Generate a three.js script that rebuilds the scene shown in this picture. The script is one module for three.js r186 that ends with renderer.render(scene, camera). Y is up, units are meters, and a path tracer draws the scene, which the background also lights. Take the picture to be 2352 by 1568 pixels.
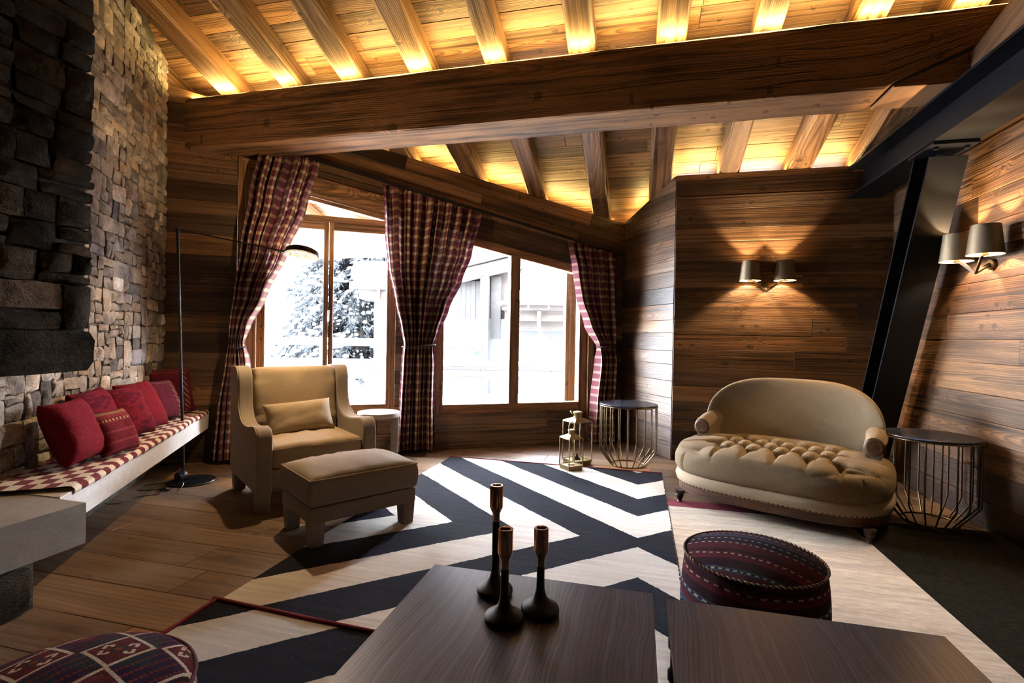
import * as THREE from 'three';
import { RectAreaLightUniformsLib } from 'three/addons/lights/RectAreaLightUniformsLib.js';
import { mergeGeometries } from 'three/addons/utils/BufferGeometryUtils.js';

// ---------------------------------------------------------------- camera, sky, exposure
const scene = new THREE.Scene();
const camera = new THREE.PerspectiveCamera(2 * Math.atan(784 / 1167.4) * 180 / Math.PI, 2352 / 1568, 0.05, 200);
camera.position.set(0, 1.25, 0);
camera.rotation.order = 'YXZ';
camera.rotation.set(THREE.MathUtils.degToRad(-0.5), THREE.MathUtils.degToRad(13.967), THREE.MathUtils.degToRad(1.0355));
const renderer = new THREE.WebGLRenderer();
renderer.toneMapping = THREE.LinearToneMapping;
renderer.toneMappingExposure = 0.93;
renderer.shadowMap.enabled = true;
RectAreaLightUniformsLib.init();
// overcast winter sky: one even white
scene.background = new THREE.Color().setRGB(0.88, 0.95, 1.05);
scene.backgroundIntensity = 150;
const LED_COLOR = new THREE.Color().setRGB(1.0, 0.66, 0.22);
const WARM = new THREE.Color().setRGB(1.0, 0.68, 0.36);
const LED_RADIANCE = 145, SCONCE_CANDELA = 6, LAMP_CANDELA = 9;

// ---------------------------------------------------------------- helpers
const V3 = (x, y, z) => new THREE.Vector3(x, y, z);
function mulberry(a) { return () => { a |= 0; a = a + 0x6D2B79F5 | 0; let t = Math.imul(a ^ a >>> 15, 1 | a); t = t + Math.imul(t ^ t >>> 7, 61 | t) ^ t; return ((t ^ t >>> 14) >>> 0) / 4294967296; }; }
const rnd = mulberry(20240611);
const rr = (a, b) => a + (b - a) * rnd();
const PERM = new Uint8Array(512), GRAD = new Float32Array(256);
{ const g = mulberry(77); const p = [...Array(256).keys()]; for (let i = 255; i > 0; i--) { const j = Math.floor(g() * (i + 1)); [p[i], p[j]] = [p[j], p[i]]; } for (let i = 0; i < 512; i++) PERM[i] = p[i & 255]; for (let i = 0; i < 256; i++) GRAD[i] = g() * 2 - 1; }
function noise(x, y) { // value noise, -1..1
  const xi = Math.floor(x), yi = Math.floor(y), xf = x - xi, yf = y - yi, u = xf * xf * (3 - 2 * xf), v = yf * yf * (3 - 2 * yf);
  const a = PERM[(xi & 255)], b = PERM[((xi + 1) & 255)], Y = yi & 255, Y1 = (yi + 1) & 255;
  const n00 = GRAD[PERM[a + Y]], n10 = GRAD[PERM[b + Y]], n01 = GRAD[PERM[a + Y1]], n11 = GRAD[PERM[b + Y1]];
  return n00 + (n10 - n00) * u + ((n01 + (n11 - n01) * u) - (n00 + (n10 - n00) * u)) * v;
}
const fbm = (x, y, o = 4) => { let s = 0, a = 0.5; for (let i = 0; i < o; i++) { s += a * noise(x, y); x = x * 2.03 + 17.1; y = y * 2.03 + 5.7; a *= 0.5; } return s; };
const clamp = (x, a = 0, b = 1) => Math.min(b, Math.max(a, x));
const mix = (a, b, t) => a + (b - a) * t;
const sstep = (a, b, x) => { const t = clamp((x - a) / (b - a)); return t * t * (3 - 2 * t); };
const toS = (c) => { c = clamp(c); return 255 * (c <= 0.0031308 ? 12.92 * c : 1.055 * Math.pow(c, 1 / 2.4) - 0.055); };
const S8 = new Uint8ClampedArray(4097); for (let i = 0; i <= 4096; i++) S8[i] = toS(i / 4096);
function texture(w, h, fn, wrap = THREE.RepeatWrapping, srgb = true) { // fn(x,y,out) gives linear r,g,b
  const d = new Uint8Array(w * h * 4), o = [0, 0, 0];
  for (let y = 0, k = 0; y < h; y++) for (let x = 0; x < w; x++, k += 4) { fn(x, y, o); for (let c = 0; c < 3; c++) d[k + c] = srgb ? S8[Math.round(clamp(o[c]) * 4096)] : clamp(o[c]) * 255; d[k + 3] = 255; }
  const t = new THREE.DataTexture(d, w, h); t.magFilter = THREE.LinearFilter; t.minFilter = THREE.LinearMipmapLinearFilter; t.generateMipmaps = true;
  t.wrapS = t.wrapT = wrap; if (srgb) t.colorSpace = THREE.SRGBColorSpace; t.needsUpdate = true; return t;
}
const lin = (r, g, b) => new THREE.Color().setRGB(r, g, b);
const mat = (r, g, b, o = {}) => new THREE.MeshStandardMaterial({ color: lin(r, g, b), roughness: 0.8, ...o });
const phys = (r, g, b, o = {}) => new THREE.MeshPhysicalMaterial({ color: lin(r, g, b), roughness: 0.8, ...o });

const used = new Map();
function numbered(n) { const k = used.get(n) || 0; used.set(n, k + 1); return k ? n + '_' + String(k).padStart(3, '0') : n; }
function mesh(name, geo, m, parent) {
  const o = new THREE.Mesh(geo, m); o.castShadow = o.receiveShadow = true;
  o.name = parent ? name : numbered(name); (parent || scene).add(o); return o;
}
function tag(o, label, category, group, kind) { o.userData.label = label; o.userData.category = category; if (group) o.userData.group = group; if (kind) o.userData.kind = kind; return o; }
function thing(name, label, category, p = [0, 0, 0], turn = 0, group) { const o = new THREE.Group(); o.name = numbered(name); scene.add(o); o.position.set(...p); o.rotation.y = turn; return tag(o, label, category, group); }
function structure(name, label) { const o = new THREE.Group(); o.name = numbered(name); o.userData = { kind: 'structure', label, category: name.split('_')[0] }; scene.add(o); return o; }
function copy(root, name, p, turn, label, group) { const r = root.clone(); r.name = numbered(name); r.userData = { ...root.userData, label: label || root.userData.label }; if (group) r.userData.group = group; scene.add(r); r.position.set(...p); r.rotation.y = turn; return r; }

// normals averaged by position (creases above an angle stay), planar uv in metres by the face's main axis
function finish(geo, angle = 60, uv = 'box', scale = 1) {
  const g = geo.index ? geo.toNonIndexed() : geo, p = g.attributes.position, n = p.count, fn = [], map = new Map();
  const a = V3(), b = V3(), c = V3();
  for (let i = 0; i < n; i += 3) { a.fromBufferAttribute(p, i); b.fromBufferAttribute(p, i + 1); c.fromBufferAttribute(p, i + 2); b.sub(a); c.sub(a); fn.push(b.clone().cross(c)); }
  const key = (i) => Math.round(p.getX(i) * 2e4) + ',' + Math.round(p.getY(i) * 2e4) + ',' + Math.round(p.getZ(i) * 2e4);
  for (let i = 0; i < n; i++) { const k = key(i); if (!map.has(k)) map.set(k, []); map.get(k).push(Math.floor(i / 3)); }
  const N = new Float32Array(n * 3), cosA = Math.cos(angle * Math.PI / 180), U = fn.map((v) => v.clone().normalize());
  for (let i = 0; i < n; i++) { const f = Math.floor(i / 3); a.set(0, 0, 0); for (const q of map.get(key(i))) if (U[q].dot(U[f]) > cosA) a.add(fn[q]); a.normalize(); N[i * 3] = a.x; N[i * 3 + 1] = a.y; N[i * 3 + 2] = a.z; }
  g.setAttribute('normal', new THREE.BufferAttribute(N, 3));
  if (uv === 'box') {
    const T = new Float32Array(n * 2);
    for (let i = 0; i < n; i++) { const u = U[Math.floor(i / 3)], ax = Math.abs(u.x), ay = Math.abs(u.y), az = Math.abs(u.z); const x = p.getX(i), y = p.getY(i), z = p.getZ(i);
      if (ay >= ax && ay >= az) { T[i * 2] = x; T[i * 2 + 1] = z; } else if (ax >= az) { T[i * 2] = z; T[i * 2 + 1] = y; } else { T[i * 2] = x; T[i * 2 + 1] = y; }
      T[i * 2] *= scale; T[i * 2 + 1] *= scale; }
    g.setAttribute('uv', new THREE.BufferAttribute(T, 2));
  }
  return g;
}
const moved = (g, x, y, z, rx = 0, ry = 0, rz = 0) => { if (rx || ry || rz) g.applyMatrix4(new THREE.Matrix4().makeRotationFromEuler(new THREE.Euler(rx, ry, rz))); g.translate(x, y, z); return g; };
const box = (w, h, d, x = 0, y = 0, z = 0) => moved(new THREE.BoxGeometry(w, h, d), x, y, z);
const join = (list) => mergeGeometries(list.map((g) => { const q = g.index ? g.toNonIndexed() : g; for (const k of Object.keys(q.attributes)) if (!['position', 'normal', 'uv'].includes(k)) q.deleteAttribute(k); return q; }));
// box with rounded edges, dense enough to be bent afterwards
function soft(w, h, d, r, nx = 12, ny = 8, nz = 12, warp) {
  const g = new THREE.BoxGeometry(w, h, d, nx, ny, nz), p = g.attributes.position;
  const W = w / 2, H = h / 2, D = d / 2, rx = Math.min(r, W), ry = Math.min(r, H), rz = Math.min(r, D);
  // more vertices towards the edges
  const e = (t, R, L) => { const s = t / L, q = Math.abs(s); return Math.sign(s) * L * (q < 1e-6 ? 0 : 1 - Math.pow(Math.max(0, 1 - q), 1.5)); };
  for (let i = 0; i < p.count; i++) {
    const x = e(p.getX(i), rx, W), y = e(p.getY(i), ry, H), z = e(p.getZ(i), rz, D);
    const cx = clamp(x, -W + rx, W - rx), cy = clamp(y, -H + ry, H - ry), cz = clamp(z, -D + rz, D - rz);
    let dx = (x - cx) / rx, dy = (y - cy) / ry, dz = (z - cz) / rz; const l = Math.hypot(dx, dy, dz);
    if (l > 1e-6) { // cube corner to sphere corner
      const m = Math.max(Math.abs(dx), Math.abs(dy), Math.abs(dz)); const k = m / l; dx *= k; dy *= k; dz *= k;
    }
    const v = [cx + dx * rx, cy + dy * ry, cz + dz * rz];
    if (warp) warp(v, W, H, D);
    p.setXYZ(i, ...v);
  }
  return g;
}
function tube(pts, r, seg = 40, rad = 8, closed = false) { return new THREE.TubeGeometry(new THREE.CatmullRomCurve3(pts.map((p) => p.isVector3 ? p : V3(...p)), closed, 'catmullrom', 0.3), seg, r, rad, closed); }
function rod(a, b, r, rad = 8) { a = a.isVector3 ? a : V3(...a); b = b.isVector3 ? b : V3(...b); const g = new THREE.CylinderGeometry(r, r, a.distanceTo(b), rad, 1); g.applyQuaternion(new THREE.Quaternion().setFromUnitVectors(V3(0, 1, 0), b.clone().sub(a).normalize())); const m = a.clone().add(b).multiplyScalar(0.5); g.translate(m.x, m.y, m.z); return g; }
function bar(a, b, w, h) { // rectangular bar from a to b, w across, h up
  a = a.isVector3 ? a : V3(...a); b = b.isVector3 ? b : V3(...b); const d = b.clone().sub(a), L = d.length(); d.normalize(); let s = V3(0, 1, 0).cross(d); if (s.length() < 1e-3) s = V3(1, 0, 0); s.normalize(); const u = d.clone().cross(s);
  const g = new THREE.BoxGeometry(w, h, L); g.applyMatrix4(new THREE.Matrix4().makeBasis(s, u, d)); const m = a.clone().add(b).multiplyScalar(0.5); g.translate(m.x, m.y, m.z); return g;
}
const lathe = (pts, n = 40) => new THREE.LatheGeometry(pts.map(([x, y]) => new THREE.Vector2(x, y)), n);

// the two directions of the house: world x/z follow beam and floor boards; the window wall and the stone wall are turned by YA
const YA = THREE.MathUtils.degToRad(32.315), CA = Math.cos(YA), SA = Math.sin(YA);
const A2 = V3(CA, 0, -SA), AN = V3(SA, 0, CA);               // along the window wall, and out of it into the room
const A = (s, y, z) => V3(CA * s + SA * z, y, -SA * s + CA * z);
const ZW = -5.55;                                             // window wall
const RB = (z) => 3.50 + 0.34 * (z + 3.93);                   // underside of the rafters
const CB = (z) => RB(z) + 0.19;                               // underside of the ceiling boards
const RAF = Math.atan(0.34);
// ---------------------------------------------------------------- procedural textures
function woodAtlas(W, H, rows, lenM, rowM, seed, o) {
  const g = mulberry(seed), P = [];
  for (let r = 0; r < rows; r++) {
    const knots = []; const nk = Math.floor(o.knots[0] + g() * (o.knots[1] - o.knots[0] + 1));
    for (let i = 0; i < nk; i++) knots.push([g() * lenM, (0.1 + 0.8 * g()) * rowM, 0.008 + g() * g() * 0.016, g() * 9]);
    const cracks = []; const nc = Math.floor(g() * o.cracks + 0.5); for (let i = 0; i < nc; i++) { const x0 = g() * lenM; cracks.push([x0, x0 + 0.3 + g() * 1.4, g() * rowM, g() * 99]); }
    P.push({ y0: (g() * 1.3 - 0.15) * rowM, c0: 0.01 + g() * 0.09, c1: 0.02 + g() * 0.05, sp: o.spacing[0] + g() * (o.spacing[1] - o.spacing[0]), knots, cracks, s: g() * 300, tone: 1 - o.tone * g(), grey: o.grey * g() });
  }
  const rh = H / rows, [lr, lg, lb] = o.light, [dr, dg, db] = o.dark, [gr, gg, gb] = o.greyC;
  return texture(W, H, (px, py, out) => {
    const ri = Math.min(rows - 1, Math.floor(py / rh)), q = P[ri], x = px / W * lenM, y = (py - ri * rh) / rh * rowM, s = q.s;
    let yy = y + 0.016 * noise(x * 1.6 + s, y * 7 + s) + 0.005 * noise(x * 5 + s, y * 22), push = 0, kd = 9, ka = 0;
    for (const k of q.knots) { const dx = x - k[0], dy = y - k[1]; if (Math.abs(dx) < 0.3) { const w = k[2]; push += 2.4 * w * Math.exp(-(dx * dx) / (20 * w * w) - (dy * dy) / (5 * w * w)); const d = Math.hypot(dx / 1.35, dy) / w * (1 + 0.2 * noise(x * 60 + k[3], y * 60)); if (d < kd) { kd = d; ka = k[3]; } } }
    const c = q.c0 + q.c1 * noise(x * 0.7 + s, 3.3), rad = Math.hypot(yy - q.y0, c) + push;
    let t = rad / q.sp + 0.25 * noise(x * 3, y * 30 + s); t -= Math.floor(t);
    const late = t < 0.82 ? Math.pow(t / 0.82, o.sharp) : (1 - t) / 0.18;
    const fib = 0.5 + 0.5 * noise(x * 14 + s, y * 520), fib2 = 0.5 + 0.5 * noise(x * 55, y * 1300 + s);
    let v = 1 - o.ring * late - o.fibre * fib - 0.6 * o.fibre * fib2;
    const st = fbm(x * 0.9 + s, y * 5 + s, 3), blot = fbm(x * 3 + s * 2, y * 16, 3), streak = fbm(x * 1.1 + s * 3, y * 70, 4);
    v *= 1 + o.stain * st + 0.5 * o.stain * blot + o.streak * streak;
    if (kd < 1.5) { const m = kd < 1 ? 0.22 + 0.25 * Math.abs(Math.sin(kd * 9 + ka)) : 0.4 + 0.6 * (kd - 1) / 0.5; v *= mix(1, m, o.knotDark); }
    for (const k of q.cracks) if (x > k[0] && x < k[1]) { const d = Math.abs(y - k[2] - 0.006 * noise(x * 3 + k[3], 1)) ; const w = (o.crackW || 0.0011) * Math.min(1, (x - k[0]) * 8, (k[1] - x) * 8); if (d < w) v *= 0.25; }
    v = clamp(v * q.tone, 0, 1); const gm = clamp(q.grey * (0.6 + 1.2 * st));
    const r = mix(dr, lr, v), gch = mix(dg, lg, v), b = mix(db, lb, v), lum = 0.5 * r + 0.4 * gch + 0.1 * b;
    out[0] = mix(r, lum * gr, gm); out[1] = mix(gch, lum * gg, gm); out[2] = mix(b, lum * gb, gm);
  }, THREE.MirroredRepeatWrapping);
}
const T = {};
const WROWS = 10;
T.wood = woodAtlas(2048, 2048, WROWS, 2.4, 0.24, 11, { knots: [2, 6], cracks: 2, spacing: [0.0055, 0.013], tone: 0.45, grey: 0.5, ring: 0.55, sharp: 2.0, fibre: 0.22, stain: 0.95, streak: 1.35, knotDark: 1.0, light: [0.60, 0.34, 0.155], dark: [0.035, 0.016, 0.006], greyC: [1.0, 0.92, 0.82] });
const FROWS = 6;
T.oak = woodAtlas(2048, 1024, FROWS, 2.4, 0.25, 29, { knots: [2, 4], cracks: 2, crackW: 0.0017, spacing: [0.012, 0.03], tone: 0.3, grey: 0.5, ring: 0.34, sharp: 1.5, fibre: 0.2, stain: 0.8, streak: 0.9, knotDark: 0.95, light: [0.34, 0.215, 0.12], dark: [0.06, 0.035, 0.018], greyC: [1.05, 0.95, 0.85] });
T.beam = woodAtlas(2048, 512, 2, 3.4, 0.5, 61, { knots: [12, 16], cracks: 12, crackW: 0.0035, spacing: [0.008, 0.015], tone: 0.1, grey: 0.1, ring: 0.45, sharp: 2, fibre: 0.25, stain: 1.6, streak: 1.3, knotDark: 1, light: [0.50, 0.27, 0.12], dark: [0.03, 0.014, 0.006], greyC: [1, 0.9, 0.8] });
T.stone = texture(1024, 1024, (x, y, o) => { const u = x / 128, v = y / 128; const a = fbm(u, v, 5), b = fbm(u * 5 + 9, v * 5, 3), c = noise(u * 24, v * 24); let l = 0.5 + 0.55 * a + 0.25 * b + 0.12 * c; const vein = Math.abs(fbm(u * 1.5 + 40, v * 1.5, 3)); if (vein < 0.012) l += 0.25; l = clamp(l, 0.12, 1); o[0] = l; o[1] = l * (0.97 + 0.06 * b); o[2] = l * (0.93 + 0.14 * b); }, THREE.MirroredRepeatWrapping);
T.granite = texture(512, 512, (x, y, o) => { const a = noise(x * 0.9, y * 0.9), b = noise(x * 0.35 + 50, y * 0.35), c = fbm(x / 60, y / 60, 3); const l = 0.72 + 0.14 * a + 0.16 * b + 0.1 * c; o[0] = l; o[1] = l * 0.985; o[2] = l * 0.95; }, THREE.MirroredRepeatWrapping);
T.linen = texture(512, 512, (x, y, o) => { const w = 0.5 + 0.5 * Math.sin(x * Math.PI / 2), h = 0.5 + 0.5 * Math.sin(y * Math.PI / 2); const k = ((x >> 1) + (y >> 1)) & 1 ? w : h; const l = 0.72 + 0.1 * k + 0.14 * noise(x * 0.5, y * 0.11) + 0.14 * noise(x * 0.11 + 9, y * 0.5) + 0.1 * noise(x * 1.3, y * 1.3); o[0] = l; o[1] = l; o[2] = l; });
T.tweed = texture(512, 512, (x, y, o) => { const cx = x % 16, cy = y % 16, odd = (Math.floor(x / 16) + Math.floor(y / 16)) & 1; const d = Math.hypot(cx - 7.5, (cy - 7.5) * 1.2); const l = (odd ? 0.85 - 0.045 * d : 0.5 - 0.03 * d) + 0.12 * noise(x * 0.4, y * 0.4); o[0] = l; o[1] = l * 0.97; o[2] = l * 0.9; });
// plaid cloth, one repeat = 0.13 m
T.plaid = texture(256, 256, (x, y, o) => {
  const st = (t) => { t = t / 256 * 2 % 1; return t < 0.5 ? 0 : (t < 0.56 || t > 0.94) ? 2 : (t > 0.68 && t < 0.82) ? 3 : 1; };
  const C = [[0.10, 0.010, 0.022], [0.52, 0.38, 0.22], [0.010, 0.010, 0.03], [0.68, 0.52, 0.33]];
  const a = C[st(x)], b = C[st(y + 40)], tw = ((x + y) >> 1) & 1, w = 0.42 + 0.16 * tw; for (let c = 0; c < 3; c++) o[c] = (0.72 * Math.sqrt(a[c] * b[c]) + 0.28 * (a[c] * w + b[c] * (1 - w))) * (0.9 + 0.15 * noise(x, y));
});
// chevron rug, u across 2.1 m, v along 3.1 m; NAVY and CREAM bands 0.4 m apart mirrored about the middle
function chevron(W, H, wm, lm, cx, cz, off, seed) {
  return texture(W, H, (px, py, o) => {
    const x = px / W * wm, z = py / H * lm, jag = 0.004 * noise(x * 60 + seed, z * 60) + 0.006 * noise(x * 9, z * 9 + seed);
    const w = Math.abs(z - cz) - 0.94 * Math.abs(x - cx) + jag, k = Math.floor((w - 0.07 + off) / 0.4), cream = (k & 1) === 0;
    const weave = 0.5 + 0.5 * noise(x * 30 + seed, z * 700), slub = fbm(x * 2.5 + seed, z * 55, 3), f = noise(px * 0.9, py * 0.9);
    if (cream) { const l = 0.74 + 0.1 * weave + 0.16 * slub + 0.06 * f; o[0] = l * 0.96; o[1] = l * 0.925; o[2] = l * 0.86; }
    else { const l = 0.016 + 0.008 * weave + 0.006 * f + 0.006 * slub; o[0] = l * 0.9; o[1] = l; o[2] = l * 1.5; if (f > 0.93) { o[0] += 0.09; o[1] += 0.09; o[2] += 0.1; } }
  }, THREE.ClampToEdgeWrapping);
}
T.rugA = chevron(1024, 1536, 2.1, 3.12, 1.88, 1.72, 0, 3);
T.rugB = chevron(1024, 768, 2.1, 1.6, 1.78, -0.62, 0.1, 8);
T.cream = texture(512, 1024, (px, py, o) => { const x = px / 512 * 1.2, z = py / 1024 * 2.4; const l = 0.66 + 0.14 * noise(x * 25, z * 420) + 0.2 * fbm(x * 2.2, z * 50, 3) + 0.06 * noise(px, py); o[0] = l * 0.96; o[1] = l * 0.83; o[2] = l * 0.67; }, THREE.ClampToEdgeWrapping);
T.dark = texture(256, 512, (px, py, o) => { const l = 0.012 + 0.006 * noise(px * 0.15, py * 0.9) + 0.004 * noise(px, py) + (noise(px * 1.3, py * 1.3) > 0.9 ? 0.04 : 0); o[0] = l; o[1] = l * 0.86; o[2] = l * 0.55; });
// streaked dark marble
T.marble = texture(1024, 1024, (px, py, o) => {
  const u = px / 1024 * 0.84, v = py / 1024 * 1.3, wv = u + 0.035 * noise(u * 2.6, v * 1.5) + 0.014 * noise(u * 8, v * 5) + 0.0025 * noise(u * 40, v * 14) + 0.03 * v;
  const t = wv * 75 + 0.5 * noise(u * 20, v * 6), k = Math.floor(t), f = t - k, h = GRAD[PERM[k & 255]], h2 = GRAD[PERM[(k + 91) & 255]];
  let l = 0.066 + 0.015 * h + 0.026 * fbm(wv * 150, v * 2, 3) + 0.022 * fbm(u * 6, v * 4, 3);
  const w = 0.09 + 0.08 * h2; if (f < w) l *= 0.22; else if (h2 > 0.82 && f > 0.5 && f < 0.57) l += 0.07 * (0.5 + noise(u * 30, v * 30));
  l = clamp(l, 0.008, 1); o[0] = l * 0.9; o[1] = l * 0.94; o[2] = l * 1.2;
}, THREE.MirroredRepeatWrapping);
// striped kilim of the pouf: bands across v
T.stripes = texture(512, 1024, (px, py, o) => {
  const v = py / 1024 * 26 + 0.15 * noise(px * 0.02, py * 0.02), k = Math.floor(v), f = v - k, h = GRAD[PERM[k & 255]];
  let c = h > 0.45 ? [0.075, 0.012, 0.02] : h > -0.1 ? [0.028, 0.008, 0.014] : h > -0.45 ? [0.014, 0.012, 0.026] : h > -0.7 ? [0.035, 0.07, 0.12]   : [0.11, 0.015, 0.025];
  if (k % 4 === 1 && f > 0.35 && f < 0.65) { const dash = Math.floor(px / 20) & 1; c = dash ? [0.55, 0.46, 0.34] : [0.02, 0.012, 0.014]; }
  const l = 0.8 + 0.3 * noise(px * 0.5, py * 0.5); for (let i = 0; i < 3; i++) o[i] = c[i] * l;
});
// hooked diamond kilim of the second pouf
T.kilim = texture(768, 768, (px, py, o) => {
  const n = 4.0, a = (px / 768 - 0.5) * n, b = (py / 768 - 0.5) * n; const i = Math.floor(a), j = Math.floor(b); const x = Math.abs(a - i - 0.5), y = Math.abs(b - j - 0.5), d = x + y * 0.9;
  const h = GRAD[PERM[(PERM[(i + 64) & 255] + j + 64) & 255]]; let c = h > 0.2 ? [0.13, 0.014, 0.025] : h > -0.3 ? [0.035, 0.012, 0.05] : [0.02, 0.035, 0.05];
  const w = 0.036;
  if (Math.abs(d - 0.44) < w) c = [0.78, 0.72, 0.6]; else if (d < 0.41) { c = h > 0 ? [0.028, 0.012, 0.026] : [0.12, 0.015, 0.02];
    const hook = (Math.abs(x - 0.2) < 0.025 && y < 0.14 && y > 0.03) || (Math.abs(y - 0.14) < 0.024 && x > 0.1 && x < 0.22) || (Math.abs(x - 0.11) < 0.022 && y > 0.08 && y < 0.15);
    if (hook) c = [0.78, 0.72, 0.6]; else if (d < 0.07) c = [0.30, 0.05, 0.02]; else if (d < 0.12) c = [0.02, 0.05, 0.05]; else if (Math.abs(d - 0.3) < 0.02) c = [0.16, 0.02, 0.03]; }
  else if (((Math.floor(px / 9) + Math.floor(py / 9)) % 5) === 0) c = [0.2, 0.03, 0.03];
  const l = 0.75 + 0.35 * noise(px * 0.45, py * 0.45); for (let k = 0; k < 3; k++) o[k] = c[k] * l;
}, THREE.MirroredRepeatWrapping);
// cushion cloths
T.redWool = texture(256, 256, (x, y, o) => { const n = noise(x * 0.45, y * 0.45), m = noise(x * 0.9, y * 0.9), l = 0.75 + 0.35 * n; o[0] = 0.2 * l; o[1] = 0.007 * l; o[2] = 0.018 * l; if (m > 0.75) { o[0] += 0.12; o[1] += 0.03; o[2] += 0.03; } });
T.redPatch = texture(256, 256, (x, y, o) => { const k = GRAD[PERM[(PERM[(x / 22 | 0)] + (y / 9 | 0)) & 255]], l = 0.8 + 0.3 * noise(x * 0.5, y * 0.5); o[0] = (k > 0 ? 0.22 : 0.12) * l; o[1] = (k > 0 ? 0.012 : 0.008) * l; o[2] = (k > 0 ? 0.03 : 0.028) * l; });
T.redStripe = texture(256, 256, (x, y, o) => { const v = y / 256, l = 0.75 + 0.35 * noise(x * 0.5, y * 0.5); let c = [0.17, 0.012, 0.02]; if (v > 0.78) c = v > 0.9 ? [0.28, 0.05, 0.02] : [0.34, 0.17, 0.08]; else if (v > 0.7) c = [0.24, 0.03, 0.03]; else if (v > 0.64 && v < 0.68) c = (x >> 3) & 1 ? [0.5, 0.3, 0.15] : [0.15, 0.01, 0.02]; else if ((y >> 3) % 5 === 0) c = [0.26, 0.035, 0.04]; for (let i = 0; i < 3; i++) o[i] = c[i] * l; });
T.redRib = texture(256, 256, (x, y, o) => { const l = 0.75 + 0.3 * noise(x * 0.5, y * 0.5); let c = [0.10, 0.008, 0.018]; if (x > 165 && x < 190) { const z = Math.abs(((y + x) % 24) - 12); c = z < 5 ? [0.22, 0.13, 0.06] : [0.08, 0.01, 0.015]; } else if (y > 190 && (y % 14) < 4) c = [0.26, 0.08, 0.07]; for (let i = 0; i < 3; i++) o[i] = c[i] * l; });
// bench mat: staggered oblong checks, u along 2.6 m, v across 0.44 m
T.checks = texture(2048, 256, (px, py, o) => { const n = 30, u = px / 2048 * n, v = py / 256; const edge = v > 0.84; let dark; if (edge) dark = Math.floor(u * 1.35) & 1; else dark = (Math.floor(u) + Math.floor(v / 0.84 * 7)) & 1; const l = 0.85 + 0.2 * noise(px * 0.5, py * 0.5); if (dark) { o[0] = 0.14 * l; o[1] = 0.006 * l; o[2] = 0.013 * l; } else { o[0] = 0.72 * l; o[1] = 0.62 * l; o[2] = 0.46 * l; } }, THREE.ClampToEdgeWrapping);
// fine noise for bumps
T.fine = texture(256, 256, (x, y, o) => { const l = 0.5 + 0.25 * noise(x * 0.5, y * 0.5) + 0.25 * noise(x, y); o[0] = o[1] = o[2] = l; }, THREE.RepeatWrapping, false);

const rep = (t, x, y) => { const c = t.clone(); c.repeat.set(x, y); c.needsUpdate = true; return c; };
const woodMat = (r, g, b, o = {}) => mat(r, g, b, { map: T.wood, bumpMap: T.wood, bumpScale: 0.003, roughness: 0.5, ...o });
// boards: a few variants of tone
const M = {};
M.wall = [woodMat(0.42, 0.365, 0.315), woodMat(0.28, 0.24, 0.205), woodMat(0.17, 0.14, 0.118), woodMat(0.60, 0.54, 0.48), woodMat(0.30, 0.27, 0.255), woodMat(0.10, 0.083, 0.072)];
M.ceil = [woodMat(0.72, 0.66, 0.6), woodMat(0.55, 0.48, 0.42), woodMat(0.32, 0.26, 0.22), woodMat(0.85, 0.8, 0.74), woodMat(0.46, 0.43, 0.41)];
M.rafter = woodMat(0.60, 0.55, 0.51, { bumpScale: 0.004 });
M.frame = woodMat(0.85, 0.74, 0.66, { roughness: 0.55 });
M.beam = mat(0.56, 0.51, 0.46, { map: T.beam, bumpMap: T.beam, bumpScale: 0.012, roughness: 0.75 });
const oakMat = (r, g, b) => phys(r, g, b, { map: T.oak, bumpMap: T.oak, bumpScale: 0.0012, roughness: 0.36, clearcoat: 0.2, clearcoatRoughness: 0.28 });
M.floor = [oakMat(0.80, 0.77, 0.74), oakMat(0.60, 0.57, 0.55), oakMat(0.95, 0.88, 0.80), oakMat(1.25, 0.95, 0.58), oakMat(0.70, 0.66, 0.66), oakMat(0.5, 0.47, 0.46)];
M.core = mat(0.05, 0.03, 0.02);
const stone = (r, g, b) => mat(r, g, b, { map: T.stone, bumpMap: T.stone, bumpScale: 0.006, roughness: 0.85 });
M.stone = [stone(0.46, 0.42, 0.38), stone(0.54, 0.46, 0.36), stone(0.32, 0.30, 0.29), stone(0.40, 0.37, 0.40), stone(0.68, 0.60, 0.49), stone(0.2, 0.19, 0.185), stone(0.95, 0.91, 0.85), stone(0.46, 0.35, 0.25)];
const sootShade = (r, g, b) => phys(r, g, b, { map: T.stone, bumpMap: T.stone, bumpScale: 0.006, roughness: 1.0, specularIntensity: 0.12 });
M.hood = [sootShade(0.055, 0.046, 0.037), sootShade(0.066, 0.054, 0.042), sootShade(0.085, 0.066, 0.048), sootShade(0.045, 0.039, 0.034), sootShade(0.34, 0.25, 0.185)];  // sooty brown, with shade of the face turned from the windows in the colour
M.mortar = stone(0.14, 0.125, 0.11);
M.steel = phys(0.004, 0.0045, 0.0065, { roughness: 0.55, specularIntensity: 0.15 });
M.black = mat(0.010, 0.010, 0.011, { roughness: 0.4 });
M.glass = phys(1, 1, 1, { transmission: 1, thickness: 0, roughness: 0.0, ior: 1.45 });
M.linen = mat(0.43, 0.335, 0.225, { map: T.linen, bumpMap: T.linen, bumpScale: 0.0006, roughness: 0.95 });
M.linenGrey = mat(0.31, 0.26, 0.21, { map: T.linen, bumpMap: T.linen, bumpScale: 0.0006, roughness: 0.95 });
M.tweed = mat(0.375, 0.275, 0.16, { map: T.tweed, bumpMap: T.tweed, bumpScale: 0.0012, roughness: 0.95 });
M.bronze = mat(0.20, 0.15, 0.095, { metalness: 0.85, roughness: 0.42 });
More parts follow.
